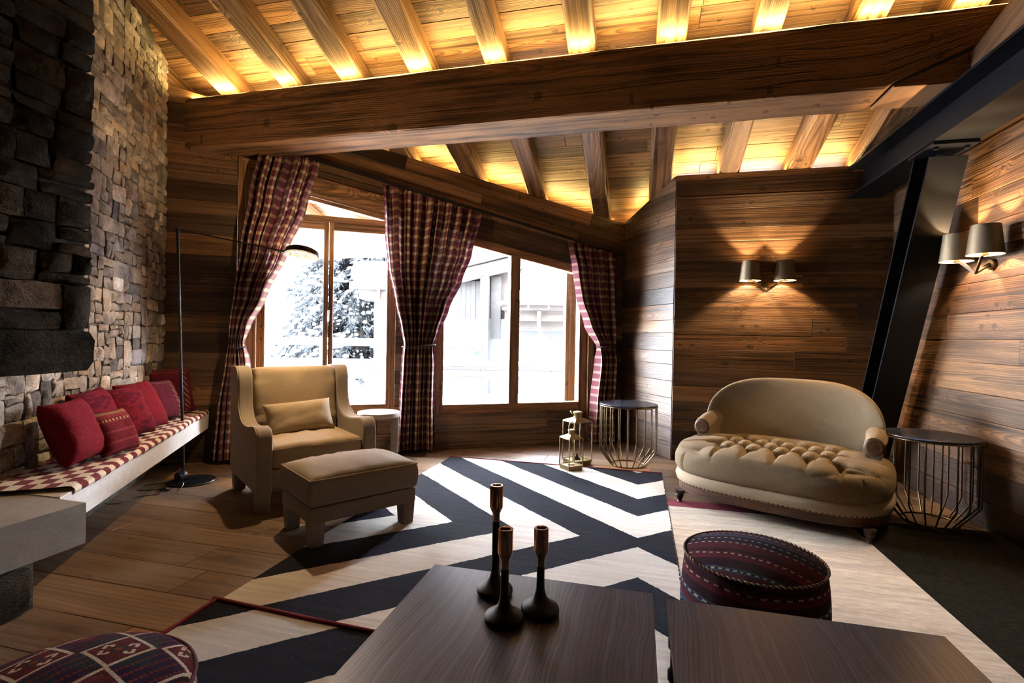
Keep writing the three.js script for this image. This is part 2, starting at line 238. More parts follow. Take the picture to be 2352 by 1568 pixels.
M.brass = mat(0.34, 0.26, 0.13, { metalness: 0.9, roughness: 0.42, bumpMap: T.fine, bumpScale: 0.0006 });
M.copper = mat(0.85, 0.56, 0.40, { metalness: 1, roughness: 0.14 });
M.iron = mat(0.013, 0.013, 0.014, { roughness: 0.62, metalness: 0.2 });
M.snow = mat(0.86, 0.89, 0.93, { roughness: 0.9 });
M.white = mat(0.7, 0.69, 0.66, { roughness: 0.5 });
// ---------------------------------------------------------------- boards
function clipPoly(poly, cut) { // cut: convex, counter-clockwise
  let out = poly;
  for (let i = 0; i < cut.length && out.length; i++) {
    const [ax, ay] = cut[i], [bx, by] = cut[(i + 1) % cut.length], inside = ([x, y]) => (bx - ax) * (y - ay) - (by - ay) * (x - ax) >= -1e-9, next = [];
    for (let k = 0; k < out.length; k++) {
      const P = out[k], Q = out[(k + 1) % out.length], a = inside(P), b = inside(Q);
      if (a) next.push(P);
      if (a !== b) { const d1 = (bx - ax) * (P[1] - ay) - (by - ay) * (P[0] - ax), d2 = (bx - ax) * (Q[1] - ay) - (by - ay) * (Q[0] - ax), t = d1 / (d1 - d2); next.push([P[0] + (Q[0] - P[0]) * t, P[1] + (Q[1] - P[1]) * t]); }
    }
    out = next;
  }
  return out.filter((p, i) => { const q = out[(i + 1) % out.length]; return Math.hypot(p[0] - q[0], p[1] - q[1]) > 1e-4; });
}
const area = (p) => { let s = 0; for (let i = 0; i < p.length; i++) { const a = p[i], b = p[(i + 1) % p.length]; s += a[0] * b[1] - a[1] * b[0]; } return s / 2; };
function shrink(poly, d) { // inset of a convex polygon
  const n = poly.length, out = [];
  for (let i = 0; i < n; i++) {
    const a = poly[(i + n - 1) % n], b = poly[i], c = poly[(i + 1) % n];
    const l1 = Math.hypot(b[0] - a[0], b[1] - a[1]), l2 = Math.hypot(c[0] - b[0], c[1] - b[1]);
    const n1 = [-(b[1] - a[1]) / l1, (b[0] - a[0]) / l1], n2 = [-(c[1] - b[1]) / l2, (c[0] - b[0]) / l2], k = 1 + n1[0] * n2[0] + n1[1] * n2[1];
    const m = Math.min(1 / Math.max(k, 0.15), 4); out.push([b[0] + d * (n1[0] + n2[0]) * m, b[1] + d * (n1[1] + n2[1]) * m]);
  }
  return out;
}
const frame = (o, e1, e2) => ({ o, e1, e2, n: e1.clone().cross(e2).normalize() });
const at = (F, s, y, k) => F.o.clone().addScaledVector(F.e1, s).addScaledVector(F.e2, y).addScaledVector(F.n, k);
function prism(F, poly, n0, n1, uv, bevel = 0) { // convex polygon between two depths, face at n1 towards the room
  const pos = [], tex = [], tri = (a, b, c, ua, ub, uc) => { pos.push(...a.toArray(), ...b.toArray(), ...c.toArray()); tex.push(...ua, ...ub, ...uc); };
  const top = bevel ? shrink(poly, bevel) : poly, nb = n1 - bevel, n = poly.length, U = (p) => uv ? uv(p) : p;
  for (let i = 1; i < n - 1; i++) tri(at(F, ...top[0], n1), at(F, ...top[i], n1), at(F, ...top[i + 1], n1), U(top[0]), U(top[i]), U(top[i + 1]));
  for (let i = 0; i < n; i++) {
    const j = (i + 1) % n, a = poly[i], b = poly[j], c = top[i], d = top[j];
    const quad = (p, q, kp, r, t, kr) => { const P = at(F, ...p, kp), Q = at(F, ...q, kp), R = at(F, ...r, kr), S = at(F, ...t, kr); tri(P, Q, S, U(p), U(q), U(t)); tri(P, S, R, U(p), U(t), U(r)); };
    if (bevel) quad(a, b, nb, c, d, n1);
    quad(a, b, n0, a, b, nb);
  }
  if (!bevel) for (let i = 1; i < n - 1; i++) tri(at(F, ...poly[0], n0), at(F, ...poly[i + 1], n0), at(F, ...poly[i], n0), U(poly[0]), U(poly[i + 1]), U(poly[i]));
  const g = new THREE.BufferGeometry(); g.setAttribute('position', new THREE.Float32BufferAttribute(pos, 3)); g.setAttribute('uv', new THREE.Float32BufferAttribute(tex, 2)); g.computeVertexNormals(); return g;
}
function grainUV(poly, rows, rowM, lenM, row, shift, flip) { let y0 = 1e9, y1 = -1e9; for (const p of poly) { y0 = Math.min(y0, p[1]); y1 = Math.max(y1, p[1]); } const k = Math.max(rowM, y1 - y0) * 1.04; return ([s, y]) => [(flip ? -s : s) / lenM + shift, (row + 0.02 + (y - y0) / k) / rows]; }
function boards(parent, F, region, ys, mats, o = {}) { // courses of boards between the heights ys, inside a convex region
  const s0 = Math.min(...region.map((p) => p[0])), s1 = Math.max(...region.map((p) => p[0])), gap = o.gap ?? 0.0022, g = o.rnd || rnd;
  for (let i = 0; i < ys.length - 1; i++) {
    let s = s0 - (o.len ? o.len[0] * g() * 0.7 : 0);
    while (s < s1) {
      const L = o.len ? o.len[0] + g() * (o.len[1] - o.len[0]) : 99, e = s + L;
      const poly = clipPoly([[Math.max(s, s0 - 1), ys[i]], [Math.min(e, s1 + 1), ys[i]], [Math.min(e, s1 + 1), ys[i + 1]], [Math.max(s, s0 - 1), ys[i + 1]]], region);
      const pick = g(), row = Math.floor(g() * (o.rows || WROWS)), sh = g() * 7, fl = g() > 0.5, proud = g() * (o.proud ?? 0.003);
      if (poly.length > 2 && area(poly) > 2e-4) {
        const p = shrink(poly, gap / 2);
        if (area(p) > 1e-4) mesh(o.name || 'plank', prism(F, p, o.n0 ?? 0, (o.n1 ?? 0.022) + proud, grainUV(p, o.rows || WROWS, o.rowM || 0.24, 2.4, row, sh, fl), o.bevel ?? 0.0022), mats[Math.floor(pick * mats.length)], parent);
      }
      s = e;
    }
  }
}
function levels(y0, y1, a, b, seed) { const g = mulberry(seed), out = [y0]; let y = y0; while (y < y1 - 0.02) { y += a + g() * (b - a); out.push(y > y1 - a * 0.4 ? Math.max(y, y1) : y); } return out; }
const UP = V3(0, 1, 0), SL = 0.34 * SA;                       // slope of the roof along the window wall
const TOP = (s) => 3.253 - SL * s;                            // top of the window wall
const H1 = (s) => 2.635 - SL * (s + 0.34), H2 = (s) => 2.357 - 0.19 * (s - 1.376);

// ---------------------------------------------------------------- window wall
const FA = frame(A(0, 0, ZW), A2, UP);
const wallF = structure('wall_front', 'window wall of old timber boards under the sloping roof');
{
  const ys = levels(0, 3.6, 0.13, 0.22, 5);
  const R1 = [[-1.62, 0], [-0.99, 0], [-0.99, TOP(-0.99)], [-1.62, TOP(-1.62)]], R2 = [[-0.99, 0], [0.52, 0], [0.52, 0.39], [-0.99, 0.39]], R3 = [[0.52, 0], [0.93, 0], [0.93, 2.42], [0.52, 2.42]];
  const R4 = [[0.93, 0], [2.86, 0], [2.86, 0.385], [0.93, 0.385]], R5 = [[2.86, 0], [3.28, 0], [3.28, 2.40], [2.86, 2.45]];
  for (const [R, l] of [[R1, null], [R2, [1, 2.2]], [R3, null], [R4, [1.1, 2.4]], [R5, null]]) boards(wallF, FA, R, ys, M.wall, { len: l });
  // boards that follow the slope
  const FS = frame(A(0, 3.253, ZW), A2.clone().addScaledVector(UP, -SL).normalize(), UP.clone().addScaledVector(A2, SL).normalize());
  const toS = (s, y) => { const v = A(s, y, ZW).sub(FS.o); return [v.dot(FS.e1), v.dot(FS.e2)]; };
  const low = 0.40;
  boards(wallF, FS, [toS(-0.99, H1(-0.99)), toS(0.52, H1(0.52)), toS(0.52, TOP(0.52) - low), toS(-0.99, TOP(-0.99) - low)], [-1.2, -0.94, -0.78, -0.62, -0.38], M.wall, { len: [2, 3] });
  boards(wallF, FS, [toS(0.52, H2(0.52)), toS(2.86, H2(2.86)), toS(2.86, TOP(2.86) - low), toS(0.52, TOP(0.52) - low)], [-1.2, -0.84, -0.69, -0.56, -0.38], M.wall, { len: [1.6, 3] });
  boards(wallF, FS, [toS(2.86, 2.44), toS(3.28, 2.36), toS(3.28, TOP(3.28) - low + 0.02), toS(2.86, TOP(2.86) - low + 0.02)], [-1, -0.3], M.wall);
  boards(wallF, FS, [toS(-1.0, TOP(-1.0) - low), toS(3.28, TOP(3.28) - low), toS(3.28, TOP(3.28)), toS(-1.0, TOP(-1.0))], [-0.42, -0.27, -0.15, 0.05], M.wall, { n0: 0.0, n1: 0.06, len: [2.2, 3.8], bevel: 0.004, name: 'fascia_board' });
  // body of the wall behind the boards
  const core = [[[-1.95, 0], [-0.99, 0], [-0.99, TOP(-0.99)], [-1.95, TOP(-1.95)]], R2, R3, R4, [[2.86, 0], [3.55, 0], [3.55, 2.40], [2.86, 2.45]], [[-0.99, H1(-0.99)], [0.52, H1(0.52)], [0.52, TOP(0.52)], [-0.99, TOP(-0.99)]], [[0.52, 2.42], [0.93, 2.42], [0.93, H2(0.93)], [0.52, H2(0.52)]], [[0.52, H2(0.52)], [2.86, H2(2.86)], [2.86, TOP(2.86)], [0.52, TOP(0.52)]], [[2.86, 2.40], [3.55, 2.38], [3.55, TOP(3.55)], [2.86, TOP(2.86)]]];
  mesh('wall_core', join(core.map((c) => prism(FA, c, -0.26, -0.001))), M.frame, wallF);
  mesh('wall_core', prism(FA, [[-1.95, TOP(-1.95) - 0.02], [3.6, TOP(3.6) - 0.02], [3.6, TOP(3.6) + 0.4], [-1.95, TOP(-1.95) + 0.4]], -0.30, -0.24), M.frame, wallF);
}
// left window: casing, frame with two casements and a wedge-shaped light above
function framed(parent, name, poly, n0, n1, m = M.frame, bevel = 0.003) { const v = Math.floor(rnd() * WROWS), sh = rnd() * 5; const w = Math.max(...poly.map((p) => p[0])) - Math.min(...poly.map((p) => p[0])), h = Math.max(...poly.map((p) => p[1])) - Math.min(...poly.map((p) => p[1])); const uv = h > w ? grainUV(poly.map(([a, b]) => [b, a]), WROWS, 0.24, 2.4, v, sh) : grainUV(poly, WROWS, 0.24, 2.4, v, sh); return mesh(name, prism(FA, poly, n0, n1, h > w ? ([a, b]) => uv([b, a]) : uv, bevel), m, parent); }
const rect = (a, b, c, d) => [[a, c], [b, c], [b, d], [a, d]];
const W1 = structure('window_1', 'wooden casement window with a wedge-shaped pane above, behind the armchair');
{
  const K = (s) => 2.955 - SL * (s + 0.99);
  framed(W1, 'casing', [[-0.985, 0.0], [-0.815, 0.0], [-0.815, K(-0.815) - 0.16], [-0.985, K(-0.985)]], 0.0, 0.045);
  framed(W1, 'casing', [[-0.815, K(-0.815) - 0.16], [0.5, K(0.5) - 0.16], [0.5, K(0.5)], [-0.985, K(-0.985)]], 0.0, 0.045);
  framed(W1, 'frame_stile', [[-0.90, 0.39], [-0.77, 0.39], [-0.77, H1(-0.77) - 0.02], [-0.90, H1(-0.9) - 0.02]], -0.12, -0.02);
  framed(W1, 'frame_stile', rect(0.485, 0.55, 0.39, 2.45), -0.12, -0.02);
  framed(W1, 'frame_rail', rect(-0.77, 0.485, 0.39, 0.425), -0.12, -0.02);
  framed(W1, 'transom', rect(-0.77, 0.485, 2.40, 2.455), -0.12, 0.0);
  for (const [a, b, pa, pb] of [[-0.77, -0.158, -0.745, -0.205], [-0.152, 0.485, -0.108, 0.432]]) {
    framed(W1, 'casement_stile', rect(a, pa, 0.43, 2.395), -0.09, -0.012); framed(W1, 'casement_stile', rect(pb, b, 0.43, 2.395), -0.09, -0.012);
    framed(W1, 'casement_rail', rect(pa, pb, 0.43, 0.51), -0.09, -0.012); framed(W1, 'casement_rail', rect(pa, pb, 2.315, 2.395), -0.09, -0.012);
    mesh('pane', prism(FA, rect(pa - 0.01, pb + 0.01, 0.5, 2.325), -0.052, -0.05), M.glass, W1);
  }
  mesh('pane', prism(FA, [[-0.77, 2.455], [0.47, 2.455], [-0.77, H1(-0.77) - 0.03]], -0.052, -0.05), M.glass, W1);
  framed(W1, 'head_batten', [[-0.77, H1(-0.77) - 0.03], [0.47, H1(0.47) - 0.03], [0.47, H1(0.47)], [-0.77, H1(-0.77)]], -0.07, -0.02);
  const h = mesh('handle', join([box(0.022, 0.06, 0.012), moved(new THREE.CylinderGeometry(0.008, 0.008, 0.035, 10), 0, 0.01, 0.018, Math.PI / 2), moved(new THREE.CylinderGeometry(0.007, 0.008, 0.11, 10), 0, -0.045, 0.035)]), mat(0.42, 0.4, 0.38, { metalness: 0.9, roughness: 0.3 }), W1);
  h.position.copy(A(-0.15, 1.48, ZW - 0.006)); h.rotation.y = YA;
}
const W2 = structure('window_2', 'wide two-pane window with a sloping head beside the corner');
{
  const P = (s) => H2(s) - 0.09;
  framed(W2, 'frame_stile', [[0.93, 0.385], [1.05, 0.385], [1.05, H2(1.05)], [0.93, H2(0.93)]], -0.12, -0.01);
  framed(W2, 'frame_stile', [[2.70, 0.385], [2.80, 0.385], [2.80, H2(2.80)], [2.70, H2(2.70)]], -0.12, -0.01);
  framed(W2, 'casing', [[2.80, 0.0], [2.875, 0.0], [2.875, 2.43], [2.80, 2.44]], -0.03, 0.03);
  framed(W2, 'mullion', [[1.815, 0.48], [1.93, 0.48], [1.93, P(1.93)], [1.815, P(1.815)]], -0.11, -0.005);
  framed(W2, 'frame_rail', rect(1.05, 2.70, 0.385, 0.485), -0.12, -0.01);
  framed(W2, 'frame_head', [[1.05, P(1.05)], [2.70, P(2.70)], [2.70, H2(2.70)], [1.05, H2(1.05)]], -0.12, -0.01);
  mesh('pane', prism(FA, [[1.04, 0.475], [1.825, 0.475], [1.825, P(1.825) + 0.01], [1.04, P(1.04) + 0.01]], -0.062, -0.06), M.glass, W2);
  mesh('pane', prism(FA, [[1.92, 0.475], [2.71, 0.475], [2.71, P(2.71) + 0.01], [1.92, P(1.92) + 0.01]], -0.062, -0.06), M.glass, W2);
  framed(W2, 'outer_post', rect(2.63, 2.82, 0.3, 2.2), -0.34, -0.26, M.wall[3]);
}
// ---------------------------------------------------------------- return wall, sconce wall, right wall
const FJ = frame(A(3.28, 0, 0), AN, UP), JT = (z) => 2.66 + 0.34 * CA * (z + 5.55);
const wallJ = structure('wall_return', 'short board wall between the right window and the sconce wall');
boards(wallJ, FJ, [[-5.55, 0], [-4.5, 0], [-4.5, JT(-4.5)], [-5.55, JT(-5.55)]], levels(0, 3.1, 0.12, 0.2, 9), M.wall);
mesh('wall_core', prism(FJ, [[-5.8, 0], [-4.5, 0], [-4.5, JT(-4.5)], [-5.8, JT(-5.8)]], -0.2, -0.001), M.frame, wallJ);
const ZS = -5.556, FB = frame(V3(0, 0, ZS), V3(1, 0, 0), UP);
const wallB = structure('wall_back', 'brown board wall behind the sofa carrying one double sconce');
boards(wallB, FB, [[0.352, 0], [2.36, 0], [2.36, 2.955], [0.352, 2.955]], levels(0, 2.955, 0.125, 0.2, 21), M.wall.slice(0, 6), { len: [1.8, 4] });
mesh('wall_core', join([prism(FB, [[0.36, 0], [2.7, 0], [2.7, 2.955], [0.36, 2.955]], -0.2, -0.001), prism(FB, [[-0.9, 2.2], [2.7, 2.2], [2.7, 3.5], [-0.9, 3.5]], -0.95, -0.9)]), M.frame, wallB);
const XR = 2.34, FR = frame(V3(XR, 0, 0), V3(0, 0, 1), UP);
const wallR = structure('wall_right', 'right-hand board wall with a double sconce and steel beam above');
boards(wallR, FR, [[-5.556, 0], [-1.2, 0], [-1.2, 3.4], [-5.556, 3.2]], levels(0, 3.5, 0.14, 0.23, 33), M.wall, { len: [1.6, 3.6] });
mesh('wall_core', prism(FR, [[-6.7, 0], [3.4, 0], [3.4, 5.4], [-6.7, 5.4]], -0.2, -0.001), M.frame, wallR);

// ---------------------------------------------------------------- floor
const floor = structure('floor', 'wide oak floorboards');
{
  const FF = frame(V3(0, -0.022, 0), V3(1, 0, 0), V3(0, 0, -1));
  boards(floor, FF, [[-4.9, 0.7], [2.36, 0.7], [2.36, 6.7], [-4.9, 6.7]], levels(0.7, 6.7, 0.21, 0.27, 41), M.floor, { len: [1.1, 2.3], rows: FROWS, rowM: 0.25, proud: 0.0, gap: 0.003, bevel: 0.0012 });
  mesh('subfloor', box(8.2, 0.2, 10.6, -1.2, -0.123, -1.7), M.core, floor);
}
// ---------------------------------------------------------------- ceiling and rafters
const ceil = structure('ceiling', 'sloping ceiling of old boards above the rafters');
{
  const c = Math.cos(RAF), s = Math.sin(RAF), FC = frame(V3(0, CB(-7.2), -7.2), V3(1, 0, 0), V3(0, s, c)), q = 7.9 / c;
  boards(ceil, FC, [[-5.4, 0], [2.4, 0], [2.4, q], [-5.4, q]], levels(0, q, 0.16, 0.26, 55), M.ceil, { n0: -0.02, n1: 0.0, len: [2.2, 4.6] });
  mesh('roof_deck', join([prism(FC, [[-6, -0.3], [3, -0.3], [3, q + 0.1], [-6, q + 0.1]], -0.15, -0.021)]), M.frame, ceil);
  const zr = 0.7, yr = CB(zr); const F2 = frame(V3(0, yr, zr), V3(1, 0, 0), V3(0, -s, c));
  mesh('roof_deck', prism(F2, [[-6, -0.1], [3, -0.1], [3, 3.4], [-6, 3.4]], -0.1, 0), M.wall[2], ceil);
}
const rear = structure('wall_rear', 'board wall closing the far end of the room');
mesh('wall_core', box(8.5, 5.6, 0.2, -1.5, 2.7, 3.3), M.wall[2], rear);
mesh('wall_core', box(0.2, 5.6, 5.5, -3.42, 2.7, 0.7), M.wall[2], rear);

// hewn timber along local x: rounded section, wavy arrises
function timber(L, w, h, r, segs, wob, seed, row, rows, lenM, flat) {
  const g = mulberry(seed), sec = [], k = 4; // section points, counter-clockwise in (z,y)
  for (const [sx, sy, a0] of [[1, 1, 0], [-1, 1, 90], [-1, -1, 180], [1, -1, 270]]) for (let i = 0; i <= k; i++) { const a = (a0 + 90 * i / k) * Math.PI / 180; sec.push([sx * (w / 2 - r) + r * Math.cos(a), sy * (h / 2 - r) + r * Math.sin(a)]); }
  const per = [0]; for (let i = 1; i <= sec.length; i++) { const a = sec[i - 1], b = sec[i % sec.length]; per.push(per[i - 1] + Math.hypot(a[0] - b[0], a[1] - b[1])); }
  const pos = [], uv = [], idx = [], n = sec.length, so = g() * 99, sh = g() * 5, tot = per[n];
  for (let i = 0; i <= segs; i++) { const x = -L / 2 + L * i / segs; for (let j = 0; j <= n; j++) { const p = sec[j % n], d = 1 + wob * fbm(x * 1.7 + so, (j % n) * 0.9, 3) / Math.max(w, h) * 2; pos.push(x, p[1] * d, p[0] * d); const f = (per[j] / tot * 2) % 2; uv.push(x / lenM + sh, (row + 0.03 + 0.94 * (f > 1 ? 2 - f : f)) / rows); } }
  for (let i = 0; i < segs; i++) for (let j = 0; j < n; j++) { const a = i * (n + 1) + j, b = a + 1, c = a + n + 1, d = c + 1; idx.push(a, c, b, b, c, d); }
  const cap = (i, flip) => { const b = pos.length / 3; const x = -L / 2 + L * i / segs; pos.push(x, 0, 0); uv.push(0.5, (row + 0.5) / rows); for (let j = 0; j <= n; j++) { const o = (i * (n + 1) + j) * 3; pos.push(pos[o], pos[o + 1], pos[o + 2]); uv.push(0.5 + pos[o + 2], (row + 0.5 + pos[o + 1]) / rows); } for (let j = 0; j < n; j++) flip ? idx.push(b, b + j + 1, b + j + 2) : idx.push(b, b + j + 2, b + j + 1); };
  const side = idx.length; cap(0, true); cap(segs, false);
  const G = new THREE.BufferGeometry(); G.setAttribute('position', new THREE.Float32BufferAttribute(pos, 3)); G.setAttribute('uv', new THREE.Float32BufferAttribute(uv, 2)); G.setIndex(idx); return finish(G, 45, 'keep');
}
[-4.40, -3.763, -3.10, -2.49, -1.84, -1.18, -0.47, 0.20, 0.86, 1.507, 2.08].forEach((x, i) => {
  const z0 = -6.6, z1 = 0.5, zm = (z0 + z1) / 2, L = (z1 - z0) / Math.cos(RAF), o = mesh('rafter', timber(L, 0.205 + 0.02 * Math.sin(i * 2.1), 0.19, 0.035, 44, 0.016, 100 + i, i % WROWS, WROWS, 2.4), M.rafter);
  o.position.set(x, RB(zm) + 0.095 / Math.cos(RAF), zm); o.rotation.set(0, Math.PI / 2, 0); o.rotateZ(RAF * 0); o.rotation.order = 'YXZ';
  o.quaternion.setFromRotationMatrix(new THREE.Matrix4().makeBasis(V3(0, Math.sin(RAF), Math.cos(RAF)), V3(0, Math.cos(RAF), -Math.sin(RAF)), V3(-1, 0, 0)));
  tag(o, 'round-edged old timber rafter running down the plank ceiling', 'rafter', 'rafters under the plank ceiling');
});
// ---------------------------------------------------------------- main beam with its scarf joint
{
  const b = thing('timber_beam', 'massive dark hewn timber beam spanning the room below the rafters', 'beam', [0, 0, 0]);
  const zf = -3.90, d = 0.36, y0 = 2.955, y1 = 3.425, FZ = frame(V3(0, 0, zf), V3(1, 0, 0), UP);
  const g = timber(6.55, d, y1 - y0, 0.018, 90, 0.012, 7, 0, 2, 3.4); g.translate(-0.98 , (y0 + y1) / 2, zf - d / 2);
  // the lower right corner is cut away for the joint
  const p = g.attributes.position; for (let i = 0; i < p.count; i++) { const x = p.getX(i), y = p.getY(i), c = y0 + 0.03 + (x - 1.6) * 0.43; if (x > 1.6 && y < c) p.setY(i, Math.min(c, y1 - 0.02)); }
  mesh('beam_body', finish(g, 45, 'keep'), M.beam, b);
  mesh('scarf_block', prism(FZ, [[1.615, y0], [2.33, y0], [2.33, y0 + 0.31], [1.615, y0 + 0.016]], -d + 0.01, -0.006, grainUV(rect(1.6, 2.33, y0, y0 + 0.4), 2, 0.5, 3.4, 1, 0.3), 0.004), M.beam, b);
}
// sloping timber standing on the steel beam
{ const F = frame(V3(2.03, 0, 0), V3(0, 0, 1), UP), o = mesh('timber_infill', prism(F, [[-3.88, 2.94], [0.4, 2.94], [0.4, 4.45], [-3.88, 3.127]], -0.1, 0, ([z, y]) => [z / 2.4, (3.5 + (y - 0.31 * z - 4.3) / 0.5) / WROWS], 0.006), M.wall[0]);
  tag(o, 'sloping timber infill standing on the black steel beam', 'timber'); }
// ---------------------------------------------------------------- steel
{
  const hsec = (w, h, tf, tw) => { const s = new THREE.Shape(); [[-w / 2, -h / 2], [w / 2, -h / 2], [w / 2, -h / 2 + tf], [tw / 2, -h / 2 + tf], [tw / 2, h / 2 - tf], [w / 2, h / 2 - tf], [w / 2, h / 2], [-w / 2, h / 2], [-w / 2, h / 2 - tf], [-tw / 2, h / 2 - tf], [-tw / 2, -h / 2 + tf], [-w / 2, -h / 2 + tf]].forEach(([x, y], i) => i ? s.lineTo(x, y) : s.moveTo(x, y)); return s; };
  const g = new THREE.ExtrudeGeometry(hsec(0.28, 0.295, 0.02, 0.014), { depth: 7.0, bevelEnabled: false }); g.translate(2.06, 2.785, -5.53);
  const b = thing('steel_beam', 'black steel I-beam running along the right wall', 'beam'); mesh('girder', finish(g, 30), M.steel, b);
  const c = thing('steel_column', 'leaning black steel column under the I-beam beside the sofa', 'column', [2.06, 0, -5.40]);
  const top = V3(0, 2.60, 1.16), L = top.length(), e = new THREE.ExtrudeGeometry(hsec(0.23, 0.23, 0.017, 0.011), { depth: L - 0.02, bevelEnabled: false });
  const m = mesh('column_body', finish(e, 30), M.steel, c); m.quaternion.setFromRotationMatrix(new THREE.Matrix4().makeBasis(V3(1, 0, 0), top.clone().normalize().cross(V3(1, 0, 0)), top.clone().normalize())); m.position.y = 0.02;
  mesh('head_plate', box(0.27, 0.018, 0.34, 0, 2.622, 1.17), M.steel, c); mesh('foot_plate', box(0.26, 0.018, 0.26, 0, 0.009, 0.01), M.steel, c);
  for (const [x, z] of [[-0.09, 1.28], [0.09, 1.28]]) mesh('bolt', moved(new THREE.CylinderGeometry(0.016, 0.016, 0.02, 6), x, 2.605, z), M.steel, c);
}
// ---------------------------------------------------------------- hidden light strips
function ledStrip(p0, p1, label, inward) {
  const t = thing('light_strip', label, 'light', [0, 0, 0], 0, 'hidden warm light strips along the roof'); const d = p1.clone().sub(p0), L = d.length(); d.normalize();
  const up = UP.clone().addScaledVector(inward, 0.25).normalize(); up.addScaledVector(d, -up.dot(d)).normalize(); const mid = p0.clone().add(p1).multiplyScalar(0.5);
  const g = new THREE.BoxGeometry(L, 0.008, 0.03), o = mesh('led_tape', g, new THREE.MeshStandardMaterial({ color: lin(0.8, 0.7, 0.5), emissive: LED_COLOR, emissiveIntensity: 4 }), t);
  const side = d.clone().cross(up); o.quaternion.setFromRotationMatrix(new THREE.Matrix4().makeBasis(d, up, side)); o.position.copy(mid);
  const l = new THREE.RectAreaLight(LED_COLOR, LED_RADIANCE, L, 0.04); l.position.copy(mid).addScaledVector(up, 0.009);
  l.quaternion.setFromRotationMatrix(new THREE.Matrix4().makeBasis(d, up.clone().negate().cross(d), up.clone().negate())); l.name = 'led_light'; t.add(l);
}
ledStrip(V3(-4.12, 3.437, -3.935), V3(2.25, 3.437, -3.935), 'warm light strip on top of the main timber beam', V3(0, 0, 1.1));
ledStrip(A(-0.9, TOP(-0.9) + 0.012, ZW - 0.1), A(3.2, TOP(3.2) + 0.012, ZW - 0.1), 'warm light strip on top of the window wall', AN);
ledStrip(A(3.36, JT(-5.4) + 0.012, -5.4), A(3.36, JT(-4.55) + 0.012, -4.55), 'warm light strip on top of the short return wall', A2.clone().negate());
ledStrip(V3(0.45, 2.967, ZS - 0.09), V3(2.0, 2.967, ZS - 0.09), 'warm light strip on top of the sconce wall', V3(0, 0, 1));
// ---------------------------------------------------------------- masonry
function ashlar(x0, x1, y0, y1, g, amin, amax, flat, keep, out = []) {
  const w = x1 - x0, h = y1 - y0, lim = amin + g() * g() * (amax - amin);
  if (w * h < lim || (w < 0.12 && h < 0.10)) { if (!keep || keep(x0, x1, y0, y1)) out.push([x0, x1, y0, y1]); return out; }
  const f = 0.34 + 0.32 * g();
  if (w > h * flat * (0.75 + 0.6 * g())) { const m = x0 + w * f; ashlar(x0, m, y0, y1, g, amin, amax, flat, keep, out); ashlar(m, x1, y0, y1, g, amin, amax, flat, keep, out); }
  else { const m = y0 + h * f; ashlar(x0, x1, y0, m, g, amin, amax, flat, keep, out); ashlar(x0, x1, m, y1, g, amin, amax, flat, keep, out); }
  return out;
}
function stoneGeo(F, [x0, x1, y0, y1], g, joint, bulge, jit, n0) {
  const N = 5, j = () => (g() - 0.5) * 2 * jit, w = x1 - x0, h = y1 - y0, cx = (x0 + x1) / 2, cy = (y0 + y1) / 2, ox = g() * 9, oy = g() * 9;
  const Q = [[x0 + joint + j() * 0.5, y0 + joint + j() * 0.4], [x1 - joint + j() * 0.5, y0 + joint + j() * 0.4], [x1 - joint + j() * 0.5, y1 - joint + j() * 0.4], [x0 + joint + j() * 0.5, y1 - joint + j() * 0.4]];
  const d = bulge * (0.35 + 0.9 * g()), tiltx = (g() - 0.5) * 0.16, tilty = (g() - 0.5) * 0.16, pos = [], uv = [], idx = [];
  const put = (u, v, ring) => { // ring 0: front, 1: back edge
    const a = u * 2 - 1, b = v * 2 - 1, k = 1 - 0.045 * Math.pow(Math.abs(a * b), 3); let s = mix(mix(Q[0][0], Q[1][0], u), mix(Q[3][0], Q[2][0], u), v), y = mix(mix(Q[0][1], Q[1][1], u), mix(Q[3][1], Q[2][1], u), v);
    s = cx + (s - cx) * k; y = cy + (y - cy) * k; const e = Math.max(Math.abs(a), Math.abs(b)), rim = ring ? 0 : 1;
    s += 0.006 * noise(s * 31 + ox, y * 31); y += 0.006 * noise(s * 31, y * 31 + oy);
    const f = ring ? n0 : 0.018 + d * (1 - Math.pow(e, 7)) * 0.7 + (e < 0.99 ? 0.4 * d * noise(s * 14 + ox, y * 14 + oy) : 0) + tiltx * (s - cx) + tilty * (y - cy);
    pos.push(...at(F, s, y, f).toArray()); uv.push(s + ox, y + oy); };
  for (let b = 0; b < N; b++) for (let a = 0; a < N; a++) put(a / (N - 1), b / (N - 1), 0);
  for (let b = 0; b < N - 1; b++) for (let a = 0; a < N - 1; a++) { const i = b * N + a; idx.push(i, i + 1, i + N + 1, i, i + N + 1, i + N); }
  const rim = []; for (let a = 0; a < N; a++) rim.push([a, 0]); for (let b = 1; b < N; b++) rim.push([N - 1, b]); for (let a = N - 2; a >= 0; a--) rim.push([a, N - 1]); for (let b = N - 2; b > 0; b--) rim.push([0, b]);
  const base = pos.length / 3; for (const [a, b] of rim) put(a / (N - 1), b / (N - 1), 1);
  for (let k = 0; k < rim.length; k++) { const k2 = (k + 1) % rim.length, i = rim[k][1] * N + rim[k][0], i2 = rim[k2][1] * N + rim[k2][0]; idx.push(i, base + k, i2, i2, base + k, base + k2); }
  const G = new THREE.BufferGeometry(); G.setAttribute('position', new THREE.Float32BufferAttribute(pos, 3)); G.setAttribute('uv', new THREE.Float32BufferAttribute(uv, 2)); G.setIndex(idx); return finish(G, 50, 'keep');
}
const SW = -1.61, FL = frame(A(SW, 0, 0), AN.clone().negate(), UP);
